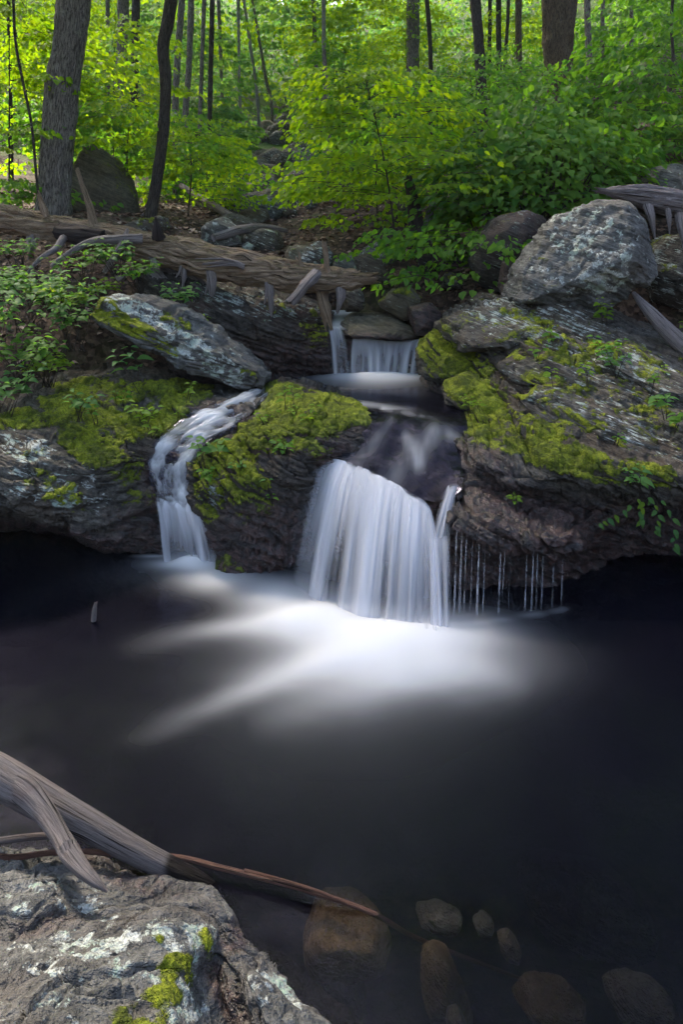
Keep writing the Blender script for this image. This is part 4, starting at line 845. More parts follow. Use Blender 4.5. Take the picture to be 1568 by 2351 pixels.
# ------------------------------------------------------------------ fallen log and dead wood
def wood(name, pts, rad, mat, parent=None, **kw):
    return mk_tube(name, [P(*p) for p in pts], rad, mat, parent, **kw)
log = empty('fallen_log', tuple(P(400, 620, 6.95)), label='long weathered fallen log with broken stubs lying across the stream', cat='log')
wood('trunk', [(-130, 482, 7.8), (0, 500, 7.55), (100, 518, 7.4), (200, 540, 7.25), (300, 562, 7.1), (400, 582, 6.98), (500, 603, 6.85), (620, 626, 6.7), (720, 640, 6.6), (790, 643, 6.52), (842, 640, 6.48)],
     [0.118, 0.112, 0.106, 0.110, 0.117, 0.124, 0.124, 0.117, 0.098, 0.07, 0.045], M['log'], log, seg=72, n=240, bump=0.22, ridge=0.34, seed=500, knots=2.2, twist=1.1, jag=0.14, gouge=0.18)
STUB = [([(362, 548, 6.9), (360, 528, 6.87), (357, 505, 6.86)], [0.06, 0.045, 0.008], 'rotten'), ([(422, 612, 6.85), (423, 632, 6.8), (420, 652, 6.8)], [0.032, 0.026, 0.012], 'deadwood'),
        ([(484, 620, 6.78), (488, 650, 6.72), (484, 686, 6.72)], [0.045, 0.036, 0.014], 'deadwood'), ([(618, 650, 6.62), (621, 680, 6.58), (619, 712, 6.58)], [0.045, 0.036, 0.008], 'deadwood'),
        ([(728, 628, 6.5), (706, 650, 6.38), (672, 690, 6.33)], [0.05, 0.042, 0.034], 'deadwood'), ([(735, 660, 6.6), (745, 700, 6.55), (760, 752, 6.52)], [0.055, 0.05, 0.012], 'log'),
        ([(778, 650, 6.5), (782, 680, 6.46), (774, 712, 6.46)], [0.045, 0.035, 0.006], 'deadwood'), ([(752, 632, 6.5), (749, 595, 6.5), (742, 558, 6.5)], [0.026, 0.020, 0.012], 'log'),
        ([(690, 620, 6.6), (688, 600, 6.6), (687, 585, 6.6)], [0.02, 0.016, 0.010], 'log'), ([(214, 522, 7.2), (203, 470, 7.2), (178, 392, 7.2)], [0.045, 0.03, 0.014], 'log'),
        ([(106, 500, 7.3), (96, 470, 7.3), (88, 448, 7.3)], [0.04, 0.028, 0.014], 'log'), ([(345, 590, 6.95), (355, 602, 6.85), (362, 622, 6.82)], [0.03, 0.022, 0.006], 'deadwood'),
        ([(68, 545, 7.3), (72, 568, 7.2), (66, 590, 7.2)], [0.03, 0.022, 0.01], 'deadwood'), ([(560, 612, 6.62), (530, 602, 6.6), (470, 605, 6.62)], [0.03, 0.024, 0.008], 'deadwood')]
for k, (pts, rad, mt) in enumerate(STUB):
    wood('branch_stub', pts, rad, M[mt], log, seg=12, n=26, bump=0.45, ridge=0.35, seed=520 + k, knots=9, jag=0.04)
    for q in range(2):
        o_ = np.random.default_rng(k * 7 + q).normal(size=3) * np.array([6, 7, 0.02])
        wood('splinter', [tuple(np.array(p) + o_ * w_) for p, w_ in zip(pts, (0.6, 1.0, 1.6))], [r_ * 0.5 for r_ in rad], M[mt], log, seg=8, n=14, bump=0.4, ridge=0.3, seed=900 + k * 3 + q, knots=9)
def splinters(parent, line, rads, mat, n, seed, L=(0.3, 1.0), w=(0.010, 0.026)):
    r = np.random.default_rng(seed); path = cr(np.array([P(*p) for p in line]), 300); rd = cr(np.array(rads)[:, None], 300)[:, 0]; bag = Bag()
    seglen = np.linalg.norm(np.diff(path, axis=0), axis=1).mean()
    for k in range(n):
        ln = r.uniform(*L); m_ = int(ln / seglen); i0 = r.integers(0, 299 - m_); a0 = r.uniform(-0.6, pi * 1.05); idx = np.linspace(i0, i0 + m_, 7).astype(int)
        ax = path[i0 + m_] - path[i0]; ax /= np.linalg.norm(ax); e1 = np.cross(ax, [0, 0, 1.0]); e1 /= np.linalg.norm(e1); e1 *= -np.sign(e1[1]); e2 = np.cross(ax, e1); e2 *= np.sign(e2[2])
        pts = []
        for q, i in enumerate(idx):
            a = a0 + 0.35 * (q / 6.0) + 0.06 * r.normal(); rr = rd[i] * (1.16 + 0.09 * r.normal()) + (0.04 * r.random() if q in (0, 6) else 0.0)
            pts.append(path[i] + (e1 * sin(a) * rr + e2 * cos(a) * rr))
        ww = r.uniform(*w); V, T, uv = tube(pts, [ww * 0.15, ww * 0.8, ww, ww, ww * 0.9, ww * 0.6, ww * 0.1], seg=7, n=22, bump=0.3, ridge=0.3, seed=seed + k, flat=0.6); bag.add(V, T, uv + r.random(2) * 5)
    bag.make('splinters', mat, parent, True, kind='stuff')
splinters(log, [(-130, 482, 7.8), (0, 500, 7.55), (100, 518, 7.4), (200, 540, 7.25), (300, 562, 7.1), (400, 582, 6.98), (500, 603, 6.85), (620, 626, 6.7), (720, 640, 6.6), (790, 643, 6.52), (842, 640, 6.48)],
     [0.118, 0.112, 0.106, 0.110, 0.117, 0.124, 0.124, 0.117, 0.098, 0.07, 0.045], M['log'], 150, 545, w=(0.010, 0.034))
V, T, uv = tube([P(135, 532, 7.12), P(180, 540, 7.02), P(235, 546, 6.95)], [0.075, 0.085, 0.07], seg=26, n=40, bump=0.25, ridge=0.35, seed=540)
mk('bark_flap', V, T, M['rotten'], log, True, None, uv)
wood('dead_branch', [(325, 548, 6.85), (270, 549, 6.75), (205, 556, 6.7), (145, 590, 6.62), (118, 612, 6.6)], [0.05, 0.04, 0.035, 0.03, 0.022], M['deadwood'], seg=12, n=50, bump=0.25, ridge=0.2, seed=541, label='grey dead branch curving left from under the fallen log', cat='branch')
wood('dead_branch', [(146, 545, 6.95), (128, 570, 6.8), (95, 590, 6.7), (62, 625, 6.65)], [0.035, 0.032, 0.024, 0.012], M['deadwood'], seg=12, n=40, bump=0.25, ridge=0.2, seed=542, label='short grey branch below the dark bark flap of the log', cat='branch')
wood('dead_branch', [(292, 528, 6.9), (278, 560, 6.7), (255, 598, 6.6), (238, 625, 6.6)], [0.018, 0.026, 0.03, 0.02], M['deadwood'], seg=12, n=40, bump=0.25, ridge=0.2, seed=543, label='pale branch crossing the front of the fallen log', cat='branch')
wood('dead_branch', [(262, 620, 6.7), (275, 640, 6.6), (290, 628, 6.55)], [0.02, 0.03, 0.01], M['deadwood'], seg=10, n=20, bump=0.3, seed=544, label='short broken piece of wood on the slope below the log', cat='branch')
for k, (pts, rad, lab) in enumerate([([(380, 606, 7.2), (430, 640, 7.05), (480, 672, 6.95)], [0.10, 0.12, 0.06], 'grey weathered plank of rock-coloured wood under the middle of the log'),
                                     ([(315, 600, 7.15), (350, 640, 7.0), (395, 668, 6.9)], [0.06, 0.11, 0.07], 'flat grey wood slab under the left half of the log')]):
    wood('wood_slab', pts, rad, M['deadwood'], seg=20, n=40, bump=0.2, ridge=0.15, seed=560 + k, flat=0.5, label=lab, cat='wood')
broken = empty('broken_log', tuple(P(1500, 470, 6.9)), label='pale splintered log end jutting in at the right edge above the boulders', cat='log')
wood('trunk', [(1760, 520, 7.0), (1640, 488, 6.95), (1560, 470, 6.9), (1480, 452, 6.85), (1425, 442, 6.82), (1388, 438, 6.8)], [0.11, 0.105, 0.10, 0.09, 0.06, 0.02], M['deadwood'], broken, seg=60, n=140, bump=0.3, ridge=0.35, seed=570, jag=0.12, twist=0.6, gouge=0.3)
for k, (pts, rad) in enumerate([([(1488, 472, 6.75), (1496, 500, 6.68), (1504, 545, 6.66)], [0.045, 0.035, 0.006]), ([(1534, 480, 6.75), (1537, 505, 6.7), (1538, 535, 6.7)], [0.03, 0.024, 0.005]), ([(1560, 490, 6.75), (1566, 530, 6.68), (1572, 570, 6.68)], [0.04, 0.03, 0.01])]):
    wood('branch_stub', pts, rad, M['deadwood'], broken, seg=12, n=24, bump=0.3, ridge=0.25, seed=580 + k, jag=0.02)
wood('dead_branch', [(1455, 672, 6.2), (1500, 725, 5.95), (1560, 785, 5.75), (1640, 850, 5.6)], [0.015, 0.05, 0.065, 0.06], M['deadwood'], seg=20, n=60, bump=0.15, ridge=0.25, seed=590, label='slanting grey split branch at the right edge beside the largest boulder', cat='branch')
# broken stumps above the stream
wood('snag', [(968, 560, 8.6), (958, 520, 8.6), (948, 460, 8.6), (938, 415, 8.6)], [0.10, 0.085, 0.065, 0.05], M['rotten'], seg=26, n=60, bump=0.25, ridge=0.3, seed=600, jag=0.08, label='dark rotten snag standing behind the low shrub', cat='snag')
wood('stump', [(988, 540, 8.9), (986, 510, 8.9), (994, 470, 8.9), (1000, 450, 8.9)], [0.07, 0.06, 0.04, 0.012], M['bark_pale'], seg=20, n=40, bump=0.35, ridge=0.3, seed=601, jag=0.06, label='pale broken splinter stump beside the dark snag', cat='stump')
wood('dead_branch', [(415, 425, 13.5), (470, 460, 12.5), (520, 490, 11.5), (565, 512, 11)], [0.05, 0.06, 0.06, 0.05], M['deadwood'], seg=12, n=40, bump=0.1, ridge=0.1, seed=602, label='straight pale fallen pole on the slope beyond the log', cat='branch')
wood('dead_branch', [(490, 545, 8.9), (550, 528, 9.2), (610, 522, 9.8), (660, 530, 10)], [0.05, 0.06, 0.05, 0.03], M['deadwood'], seg=12, n=40, bump=0.2, ridge=0.2, seed=603, label='grey branch lying across the stones above the log', cat='branch')
for k, (a, b, lab) in enumerate([((1058, 610), (1010, 555), 'thin bare twig in the leaf litter left of the dark boulder'), ((1030, 700), (1052, 660), 'short bare twig standing at the back of the right ledge')]):
    wood('bare_twig', [(*a, 7.9), (0.5 * (a[0] + b[0]) + 8, 0.5 * (a[1] + b[1]), 7.9), (*b, 7.9)], [0.012, 0.009, 0.004], M['branch'], seg=6, n=12, label=lab, cat='twig')

# driftwood over the foreground rock
drift = empty('driftwood_branch', tuple(P(150, 1900, 2.3)), label='thick grey forked driftwood branch in the left foreground', cat='driftwood')
V, T, uv = tube([P(-620, 1500, 2.7), P(-360, 1620, 2.52), P(-160, 1710, 2.42), P(-60, 1752, 2.38), P(20, 1795, 2.35), P(110, 1846, 2.335), P(200, 1894, 2.33), P(300, 1949, 2.32), P(380, 1990, 2.315), P(440, 2014, 2.31), P(490, 2032, 2.31)],
                [0.066, 0.064, 0.060, 0.056, 0.053, 0.049, 0.042, 0.036, 0.032, 0.026, 0.012], seg=64, n=200, bump=0.14, ridge=0.05, gouge=0.10, seed=610, knots=4)
mk('limb', V, T, M['drift'], drift, True, {'wet': smooth(372, 402, proj(V)[0] + 22 * fbm(V, 14, 3, 3) + 0.12 * (proj(V)[1] - 1990))}, uv)
wood('fork', [(20, 1790, 2.345), (62, 1822, 2.315), (105, 1868, 2.265), (138, 1918, 2.20), (160, 1958, 2.14), (185, 1990, 2.09), (218, 2022, 2.05), (246, 2046, 2.03)], [0.030, 0.040, 0.031, 0.026, 0.027, 0.021, 0.014, 0.003], M['drift'], drift, seg=30, n=90, bump=0.12, ridge=0.1, seed=611, knots=8)
wood('fork_splinter', [(152, 1940, 2.15), (166, 1980, 2.11), (180, 2016, 2.08)], [0.020, 0.014, 0.002], M['drift'], drift, seg=16, n=30, bump=0.15, ridge=0.1, seed=612)
wood('long_twig', [(-60, 1952, 2.28), (20, 1968, 2.27), (110, 1958, 2.27), (210, 1955, 2.28), (300, 1964, 2.33), (410, 1968, 2.36), (500, 1990, 2.33), (580, 2010, 2.30), (700, 2042, 2.25), (850, 2094, 2.20)] + [tuple(x) for x in [(950, 2150, 2.2), (1080, 2202, 2.2), (1240, 2262, 2.2)]],
     [0.007, 0.009, 0.008, 0.008, 0.009, 0.0085, 0.009, 0.0085, 0.008, 0.0075, 0.007, 0.006, 0.004], M['twig'], seg=10, n=120, bump=0.15, seed=613, label='long reddish stick running under the driftwood and down into the pool', cat='stick')
wood('long_twig', [(-60, 1940, 2.36), (0, 1930, 2.36), (100, 1919, 2.36), (200, 1924, 2.37), (270, 1940, 2.38), (330, 1955, 2.37)], [0.011, 0.011, 0.0105, 0.011, 0.010, 0.008], M['drift'], seg=10, n=50, bump=0.12, seed=614, label='brown-grey stick behind the driftwood fork at the left edge', cat='stick')
wood('long_twig', [(560, 2000, 2.31), (592, 2008, 2.30), (650, 2022, 2.27), (730, 2046, 2.23), (800, 2074, 2.20)], [0.008, 0.008, 0.006, 0.005, 0.003], M['twig'], seg=8, n=40, bump=0.15, seed=615, label='thin upper side shoot beside the long reddish stick', cat='stick')
# stones and wood seen through the shallow water
def sunk(poly, z, T, mt, seed, lab, **kw):
    c = np.array(poly, float).mean(0); D = (CAM_H - z) * FPX / (c[1] - HY)
    boulder('sunken_stone', poly, D, T, M[mt], seed, sub=4, ncut=9, amp=0.09, st=0.0, fine=0.01, label=lab, cat='stone', **kw)
sunk([(690, 2110), (720, 2092), (800, 2096), (880, 2130), (922, 2170), (905, 2196), (800, 2200), (700, 2178)], -0.10, 0.13, 'rock_tan', 620, 'large tan stone under the shallow water below the long stick')
sunk([(958, 2098), (985, 2090), (1040, 2096), (1062, 2112), (1040, 2126), (975, 2120)], -0.10, 0.05, 'rock_palest', 621, 'flat whitish stone under water right of the tan stone')
sunk([(1092, 2120), (1112, 2112), (1130, 2124), (1118, 2138), (1098, 2134)], -0.10, 0.03, 'rock_palest', 622, 'smallest whitish pebble under water beside the flat whitish stone')
sunk([(1148, 2162), (1168, 2156), (1190, 2178), (1195, 2194), (1165, 2196)], -0.10, 0.04, 'rock_palest', 623, 'pale pebble under water just below the submerged end of the stick')
sunk([(968, 2215), (1000, 2200), (1032, 2222), (1060, 2290), (1085, 2380), (1010, 2390), (980, 2290)], -0.12, 0.10, 'rock_tan', 624, 'upright brown stone with a pale top under water at the bottom centre')
sunk([(1030, 2330), (1052, 2320), (1068, 2350), (1050, 2372), (1030, 2360)], -0.06, 0.04, 'rock_palest', 625, 'pale stone at the very bottom edge under water')
sunk([(1180, 2290), (1215, 2276), (1300, 2290), (1360, 2330), (1330, 2362), (1220, 2350)], -0.12, 0.08, 'rock_tan', 626, 'dull brown stone under water near the bottom right')
sunk([(1395, 2290), (1440, 2272), (1520, 2290), (1550, 2318), (1500, 2345), (1420, 2330)], -0.12, 0.08, 'rock_palest', 627, 'pale stone under water in the bottom right corner')
sunk([(700, 2250), (760, 2235), (820, 2260), (840, 2320), (760, 2345), (705, 2310)], -0.22, 0.10, 'rock_brown', 628, 'dim dark stone under water below the tan stone')
sunk([(300, 1912), (330, 1902), (352, 1912), (356, 1935), (325, 1942)], -0.08, 0.05, 'rock_tan', 629, 'small tan stone under water behind the driftwood')
sunk([(-80, 1440), (20, 1428), (120, 1426), (190, 1440), (180, 1456), (60, 1468), (-80, 1472)], -0.16, 0.12, 'rock_brown', 630, 'brown submerged sandbar stone at the left edge of the pool')
sunk([(1200, 2040), (1320, 2020), (1440, 2050), (1500, 2110), (1380, 2150), (1230, 2110)], -0.28, 0.20, 'rock_brown', 631, 'broad dim brown boulder deep under water at the right')
wood('snag_stick', [(214, 1425, 3.98), (216, 1402, 3.98), (219, 1384, 3.98)], [0.013, 0.012, 0.007], M['drift'], seg=10, n=16, bump=0.3, ridge=0.2, jag=0.01, seed=640, label='short stub of wood poking up from the pool at the left', cat='stick')

# ------------------------------------------------------------------ trees
def crown_mesh(seed, mat, R=2.6, Hc=3.2, n=105, per=32, size=0.13):
    r = np.random.default_rng(seed); b = Bag(); tw = None
    k = 11; cc = r.normal(size=(k, 3)); cc /= np.linalg.norm(cc, axis=1, keepdims=True); cc *= r.uniform(0.35, 0.95, (k, 1)); cc *= np.array([R, R, Hc * 0.8])
    i = r.integers(0, k, n); c = cc[i] + r.normal(size=(n, 3)) * np.array([0.6, 0.6, 0.4])
    az = np.arctan2(c[:, 1], c[:, 0]) + r.normal(size=n) * 0.8
    spray_leaves(b, tw, c, az, r.uniform(0.6, 1.2, n), r, per=per, size=size, wid=0.5)
    return mesh_data('crown', np.vstack(b.V), np.vstack(b.F), False, {'tint': np.concatenate(b.T)})
CROWNS = []
for k, mt in enumerate(('leaf', 'leaf_bright', 'leaf_cool')):
    me = crown_mesh(700 + k, M[mt]); me.materials.append(M[mt]); CROWNS.append(me)
me = crown_mesh(710, M['leaf'], n=190, per=36); me.materials.append(M['leaf']); CROWNS.append(me)  # denser crown, added to throw more shade on pool and foreground
TREES = [  # label, centre line (sheet x, y) from top down, distance, width in sheet units, bark, crown (x, y, z offset from line top in m, scale) or None, crown kind
 ('thickest left trunk with flaking grey bark', [(172, -60), (160, 80), (146, 180), (134, 300), (126, 400), (120, 485)], 9.0, 66, 'bark', (-1.4, -2.3, 3.6, 1.65), 3),  # crown out of view, enlarged and shifted to shade the pool
 ('slim dark crooked trunk right of the thickest left trunk', [(396, -60), (392, 0), (385, 50), (374, 110), (380, 180), (378, 250), (370, 340), (358, 420), (345, 495)], 9.4, 25, 'bark_dark', (-1.5, -1.2, 4.2, 0.95), 0),
 ('dim wide trunk at the top left behind the yellow leaves', [(283, -40), (281, 60), (276, 180), (272, 260)], 21, 24, 'bark', (0, 0, 4, 1.3), 1),
 ('straight trunk right of the dim wide trunk at the top left', [(312, -40), (310, 60), (308, 150), (306, 260)], 19, 18, 'bark_dark', (0, 0, 4, 1.2), 1),
 ('short thin trunk showing between the yellow leaves', [(246, -40), (247, 110), (248, 240)], 24, 9, 'bark', (0, 0, 4, 1.2), 1),
 ('slim trunk right behind the crooked dark trunk', [(418, -40), (414, 40), (407, 130), (402, 250), (404, 360), (404, 450)], 15, 15, 'bark', (0, 0, 4.5, 1.2), 0),
 ('grey trunk second right of the crooked dark trunk', [(440, -40), (437, 60), (432, 170), (424, 280), (420, 380)], 17, 14, 'bark', (0, 0, 4.5, 1.2), 0),
 ('slender pole trunk left of the straight dark pole', [(470, -40), (465, 80), (461, 200), (456, 330), (452, 440)], 18, 9.5, 'bark', (0, 0, 4.5, 1.1), 2),
 ('straight dark pole trunk left of the ravine', [(488, -40), (486, 60), (483, 170), (481, 290), (480, 380)], 18, 11, 'bark_dark', (0, 0, 4.5, 1.2), 2),
 ('short dark far trunk left of the palest thin trunks', [(500, -40), (506, 120), (510, 240), (510, 300)], 27, 8, 'bark', (0, 0, 4.5, 1.3), 2),
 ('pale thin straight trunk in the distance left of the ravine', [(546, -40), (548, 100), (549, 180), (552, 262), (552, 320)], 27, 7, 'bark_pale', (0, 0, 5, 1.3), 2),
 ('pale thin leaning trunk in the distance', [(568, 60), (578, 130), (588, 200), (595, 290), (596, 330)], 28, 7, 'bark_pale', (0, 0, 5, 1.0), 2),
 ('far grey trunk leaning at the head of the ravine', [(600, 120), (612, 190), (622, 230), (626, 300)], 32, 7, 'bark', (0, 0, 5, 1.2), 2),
 ('pale dead trunk with bare side twigs at the top centre', [(742, -40), (743, 40), (744, 130), (745, 200)], 24, 9, 'bark_pale', (0, 0, 6, 1.1), 2),
 ('dark trunk half hidden left of the dead pale trunk', [(718, -40), (722, 70), (726, 160), (730, 240)], 30, 9, 'bark', (0, 0, 6, 1.3), 2),
 ('short dark trunk below the dead pale trunk', [(748, 200), (752, 290), (756, 360), (756, 430)], 15, 13, 'bark', None, 2),
 ('hazy grey broad trunk at the top right of the centre', [(950, -40), (949, 40), (948, 120), (948, 240)], 22, 27, 'bark', (0, 0, 5, 1.4), 0),
 ('thin dark trunk right of the hazy grey broad trunk', [(976, -40), (983, 30), (988, 110), (990, 240)], 18, 10, 'bark_dark', (0, 0, 5, 1.1), 0),
 ('dark leaning trunk left of the two thin right poles', [(1088, -40), (1094, 30), (1100, 100), (1106, 200), (1108, 300)], 14, 22, 'bark_dark', (0, 0, 4.6, 1.2), 0),
 ('thin pole just right of the dark leaning trunk', [(1126, -40), (1125, 50), (1124, 130), (1122, 250)], 22, 9, 'bark_dark', (0, 0, 5, 1.2), 0),
 ('dark pole second right of the dark leaning trunk', [(1146, -40), (1145, 50), (1146, 130), (1148, 250)], 21, 12, 'bark_dark', (0, 0, 5, 1.2), 0),
 ('slender bent pole third right of the dark leaning trunk', [(1170, -40), (1166, 50), (1160, 150), (1158, 240)], 20, 8, 'bark_dark', (0, 0, 5, 1.0), 0),
 ('brown trunk behind the bright leaves left of the biggest trunk', [(1192, -40), (1191, 40), (1192, 140), (1194, 250)], 19, 15, 'bark_brown', (0, 0, 5, 1.2), 1),
 ('biggest brown ridged trunk at the top right', [(1284, -60), (1285, 40), (1284, 120), (1288, 250)], 14.5, 66, 'bark_brown', (0.5, -2, 4, 1.6), 0),
 ('slim grey trunk in front of the biggest brown trunk', [(1346, -60), (1350, 50), (1354, 150), (1354, 235)], 12.5, 14, 'bark', (0, -0.5, 4, 1.0), 0),
 ('thin dim trunk right of the slim grey trunk', [(1386, -40), (1384, 60), (1384, 150), (1384, 230)], 17, 9, 'bark', (0, 0, 5, 1.1), 0),
 ('thin dim pole further right behind the leaves', [(1452, -40), (1450, 60), (1450, 200)], 19, 8, 'bark', (0, 0, 5, 1.1), 0),
 ('thin dark bent stem near the right edge', [(1548, -40), (1542, 50), (1546, 130), (1540, 230)], 12, 7, 'bark_dark', (0.3, 0, 3, 0.7), 0),
 ('dim trunk at the left edge beside the thickest left trunk', [(18, -40), (20, 80), (24, 260), (26, 420)], 13, 8, 'bark_dark', (0, 0, 4, 1.0), 1),
 ('thin sapling stem curving up left of the thickest left trunk', [(28, -40), (34, 90), (52, 190), (72, 290), (84, 420), (92, 480)], 8.4, 6, 'bark_dark', None, 1),
]
def tree(label, line, D, w, mt, cr_, ck, seed):
    pts = [P(x, y, D) for x, y in line][::-1]
    b = pts[0].copy(); gz = float(ground_z(b[0], b[1])[0]); foot = b.copy(); foot[2] = min(gz - 0.25, b[2] - 0.15)
    r = 0.5 * w / FPX * D
    root = empty('tree', tuple(foot), label=label, cat='tree', group='woodland trees')
    top = pts[-1].copy(); d = pts[-1] - pts[-2]; d /= np.linalg.norm(d); crown_h = cr_[2] if cr_ else 0.8
    ext = top + d * crown_h
    path = [foot, *pts, ext]; rad = [r * 1.35, r * 1.12] + [r] * (len(pts) - 1) + [r * 0.55]
    near = w > 20
    mk_tube('trunk', path, rad, M[mt], root, seg=56 if w > 40 else (30 if near else 12), n=260 if w > 40 else (150 if near else 40), bump=0.14, ridge=0.17 if near else 0.05, seed=seed, knots=1.6)
    if cr_:
        o = link('crown', CROWNS[ck], None, root)
        s = cr_[3]; o.scale = (s, s, s * 0.9); o.rotation_euler = (0, 0, seed * 1.7); o.location = ext + np.array([cr_[0], cr_[1], 0.8])
        for q in range(3):
            a = seed + q * 2.1; e = ext + np.array([cos(a) * 1.6 * s, sin(a) * 1.6 * s, 1.4])
            mk_tube('limb', [ext - d * (0.5 + 0.4 * q), 0.5 * (ext + e) + np.array([0, 0, 0.1]), e], [r * 0.4, r * 0.28, r * 0.1], M[mt], root, seg=8, n=14, bump=0.1, seed=seed + q)
    return root
for k, t in enumerate(TREES): tree(*t, seed=800 + k)

# ------------------------------------------------------------------ saplings and shrubs
def sapling(label, px, D, top, spread, n, mt, per=24, size=0.07, z0=0.25, lean=(0, 0), seed=0, quads=False, stem=0.014, cat='sapling', name='sapling', rot=None, Lr=(0.45, 1.05)):
    r = np.random.default_rng(seed); x = (px - CX) / FPX * D; gz = float(ground_z(x, D)[0]) - 0.08; h = CAM_H + (HY - top) / FPX * D - gz
    n = int(n * 1.1); per = int(per * 1.3); size *= 1.12; quads = D < 11
    b = np.array([x, D, gz]); root = empty(name, tuple(b), label=label, cat=cat, group='understory saplings')
    t = b + np.array([lean[0], lean[1], h]); mid = 0.5 * (b + t) + np.array([-0.12 * lean[0] + 0.05 * r.normal(), 0, 0.05])
    mk_tube('stem', [b, mid, t], [stem, stem * 0.75, stem * 0.25], M['branch'], root, seg=8, n=24, bump=0.15, seed=seed)
    fol, tw = Bag(), Bag(); tiers = np.sort(z0 + (1 - z0) * (np.arange(9) + 0.8 * r.random(9)) / 9.0); hh = np.clip(tiers[r.integers(0, 9, n)] + 0.012 * r.normal(size=n), 0, 1)
    line = cr(np.array([b, mid, t]), 60)[(hh * 59).astype(int)]
    az = r.uniform(0, 2 * pi, n) if rot is None else r.normal(rot, 0.9, n)
    rr = spread * np.sqrt(r.random(n)) * (1.05 - 0.6 * np.clip((hh - 0.4) / 0.6, 0, 1)); L = r.uniform(*Lr, n)
    c = line + np.stack([np.cos(az) * rr, np.sin(az) * rr, 0.12 * rr + 0.05 * r.normal(size=n)], 1)
    c[:, 2] = np.maximum(c[:, 2], ground_z(c[:, 0], c[:, 1], False) + 0.12)
    spray_leaves(fol, tw, c, az + r.normal(size=n) * 0.4, L, r, per=per, size=size, quads=quads, rise=np.full(n, 0.08), wid=0.42, droop=0.22, zj=0.022)
    for k in range(0, n, 3):
        V, T, uv = tube([line[k], 0.5 * (line[k] + c[k]) + np.array([0.08 * r.normal(), 0.08 * r.normal(), 0.06 + 0.06 * r.normal()]), c[k]], [stem * 0.28, stem * 0.2, stem * 0.1], seg=4, n=8); tw.add(V, T, uv)
    tw.make('branches', M['branch'], root, kind='stuff'); fol.make('foliage', M[mt], root, kind='stuff')
    return root
SAP = [
 dict(label='leafy sapling overhanging the stream at the centre with a thin dark stem', px=915, D=9.0, top=185, spread=1.0, n=100, lean=(-0.45, -0.2), mt='leaf_bright', per=26, size=0.075, z0=0.36),
 dict(label='pale green branches reaching left over the stream from the centre', px=870, D=10.5, top=330, spread=0.75, n=60, mt='leaf_bright', per=26, size=0.07, z0=0.06),
 dict(label='dark green leaves behind the log at the left edge', px=-60, D=9.2, top=400, spread=0.9, n=45, mt='leaf', per=22, size=0.08, z0=0.1),
 dict(label='tall bright leafy sapling filling the left edge above the log', px=20, D=10.0, top=-20, spread=1.5, n=130, mt='leaf_bright', per=26, size=0.08),
 dict(label='yellow-green sunlit sapling right behind the thickest left trunk', px=265, D=12.0, top=40, spread=0.8, n=60, mt='leaf_bright', per=26, size=0.09, z0=0.35),
 dict(label='low layered sapling between the two left trunks', px=300, D=10.8, top=240, spread=1.5, n=60, mt='leaf', per=24, size=0.075, z0=0.5),
 dict(label='bright layered sapling right of the crooked dark trunk', px=430, D=11.5, top=285, spread=0.8, n=80, mt='leaf_bright', per=24, size=0.075, z0=0.2),
 dict(label='bushy sapling left of the stream bed beyond the bright layered one', px=475, D=15, top=330, spread=1.0, n=75, mt='leaf', per=24, size=0.09, z0=0.1),
 dict(label='cool green sapling at the foot of the pale distant trunks', px=465, D=24, top=240, spread=1.4, n=120, mt='leaf_cool', per=24, size=0.12, z0=0.15),
 dict(label='sapling over the stream bed below the dead pale trunk', px=815, D=13.0, top=330, spread=0.5, n=40, mt='leaf_bright', per=24, size=0.08, z0=0.15),
 dict(label='broad leafy tree crown below the dead pale trunk', px=790, D=25.0, top=110, spread=1.7, n=130, mt='leaf', per=26, size=0.09, z0=0.3),
 dict(label='bright crown of leaves at the top right of the centre', px=930, D=23.0, top=0, spread=1.7, n=150, mt='leaf_bright', per=26, size=0.085, z0=0.3),
 dict(label='dark green sapling above the big shrub', px=1080, D=10.5, top=160, spread=1.3, n=110, mt='leaf', per=28, size=0.066, z0=0.25),
 dict(label='sunlit yellow-green sapling left of the biggest trunk', px=1190, D=22.0, top=10, spread=1.3, n=75, mt='leaf_bright', per=24, size=0.09, z0=0.3),
 dict(label='deep green sapling right of the slim grey trunk', px=1450, D=10.5, top=190, spread=1.3, n=95, mt='leaf_deep', per=24, size=0.09, z0=0.2),
 dict(label='deep green branches hanging in at the upper right edge', px=1590, D=9.2, top=-20, spread=1.3, n=90, mt='leaf_deep', per=24, size=0.09, z0=0.2),
 dict(label='low bright shrub on the litter above the right ledge', px=985, D=8.1, top=530, spread=0.7, n=24, mt='leaf', per=20, size=0.075, z0=0.3, stem=0.012),
 dict(label='small shrub hanging between the dark boulder and the low bright shrub', px=1085, D=7.8, top=520, spread=0.4, n=24, mt='leaf', per=20, size=0.08, z0=0.2, stem=0.012),
 dict(label='tall cool green tree left of the ravine in the distance', px=400, D=24, top=40, spread=2.6, n=130, mt='leaf_cool', per=24, size=0.14, z0=0.2),
 dict(label='yellow-green tree behind the left trunks in the distance', px=190, D=26, top=-60, spread=2.3, n=160, mt='leaf_bright', per=26, size=0.11, z0=0.15),
 dict(label='sunny tree at the upper left corner behind the sapling stem', px=60, D=24, top=-60, spread=2.2, n=150, mt='leaf_bright', per=26, size=0.10, z0=0.1),
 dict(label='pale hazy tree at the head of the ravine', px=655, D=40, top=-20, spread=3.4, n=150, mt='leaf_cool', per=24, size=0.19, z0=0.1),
 dict(label='light green tree at the top centre behind the dead trunk', px=820, D=30, top=-60, spread=3.0, n=150, mt='leaf_bright', per=24, size=0.17, z0=0.15),
]
for k, s in enumerate(SAP): sapling(seed=900 + k, **s)

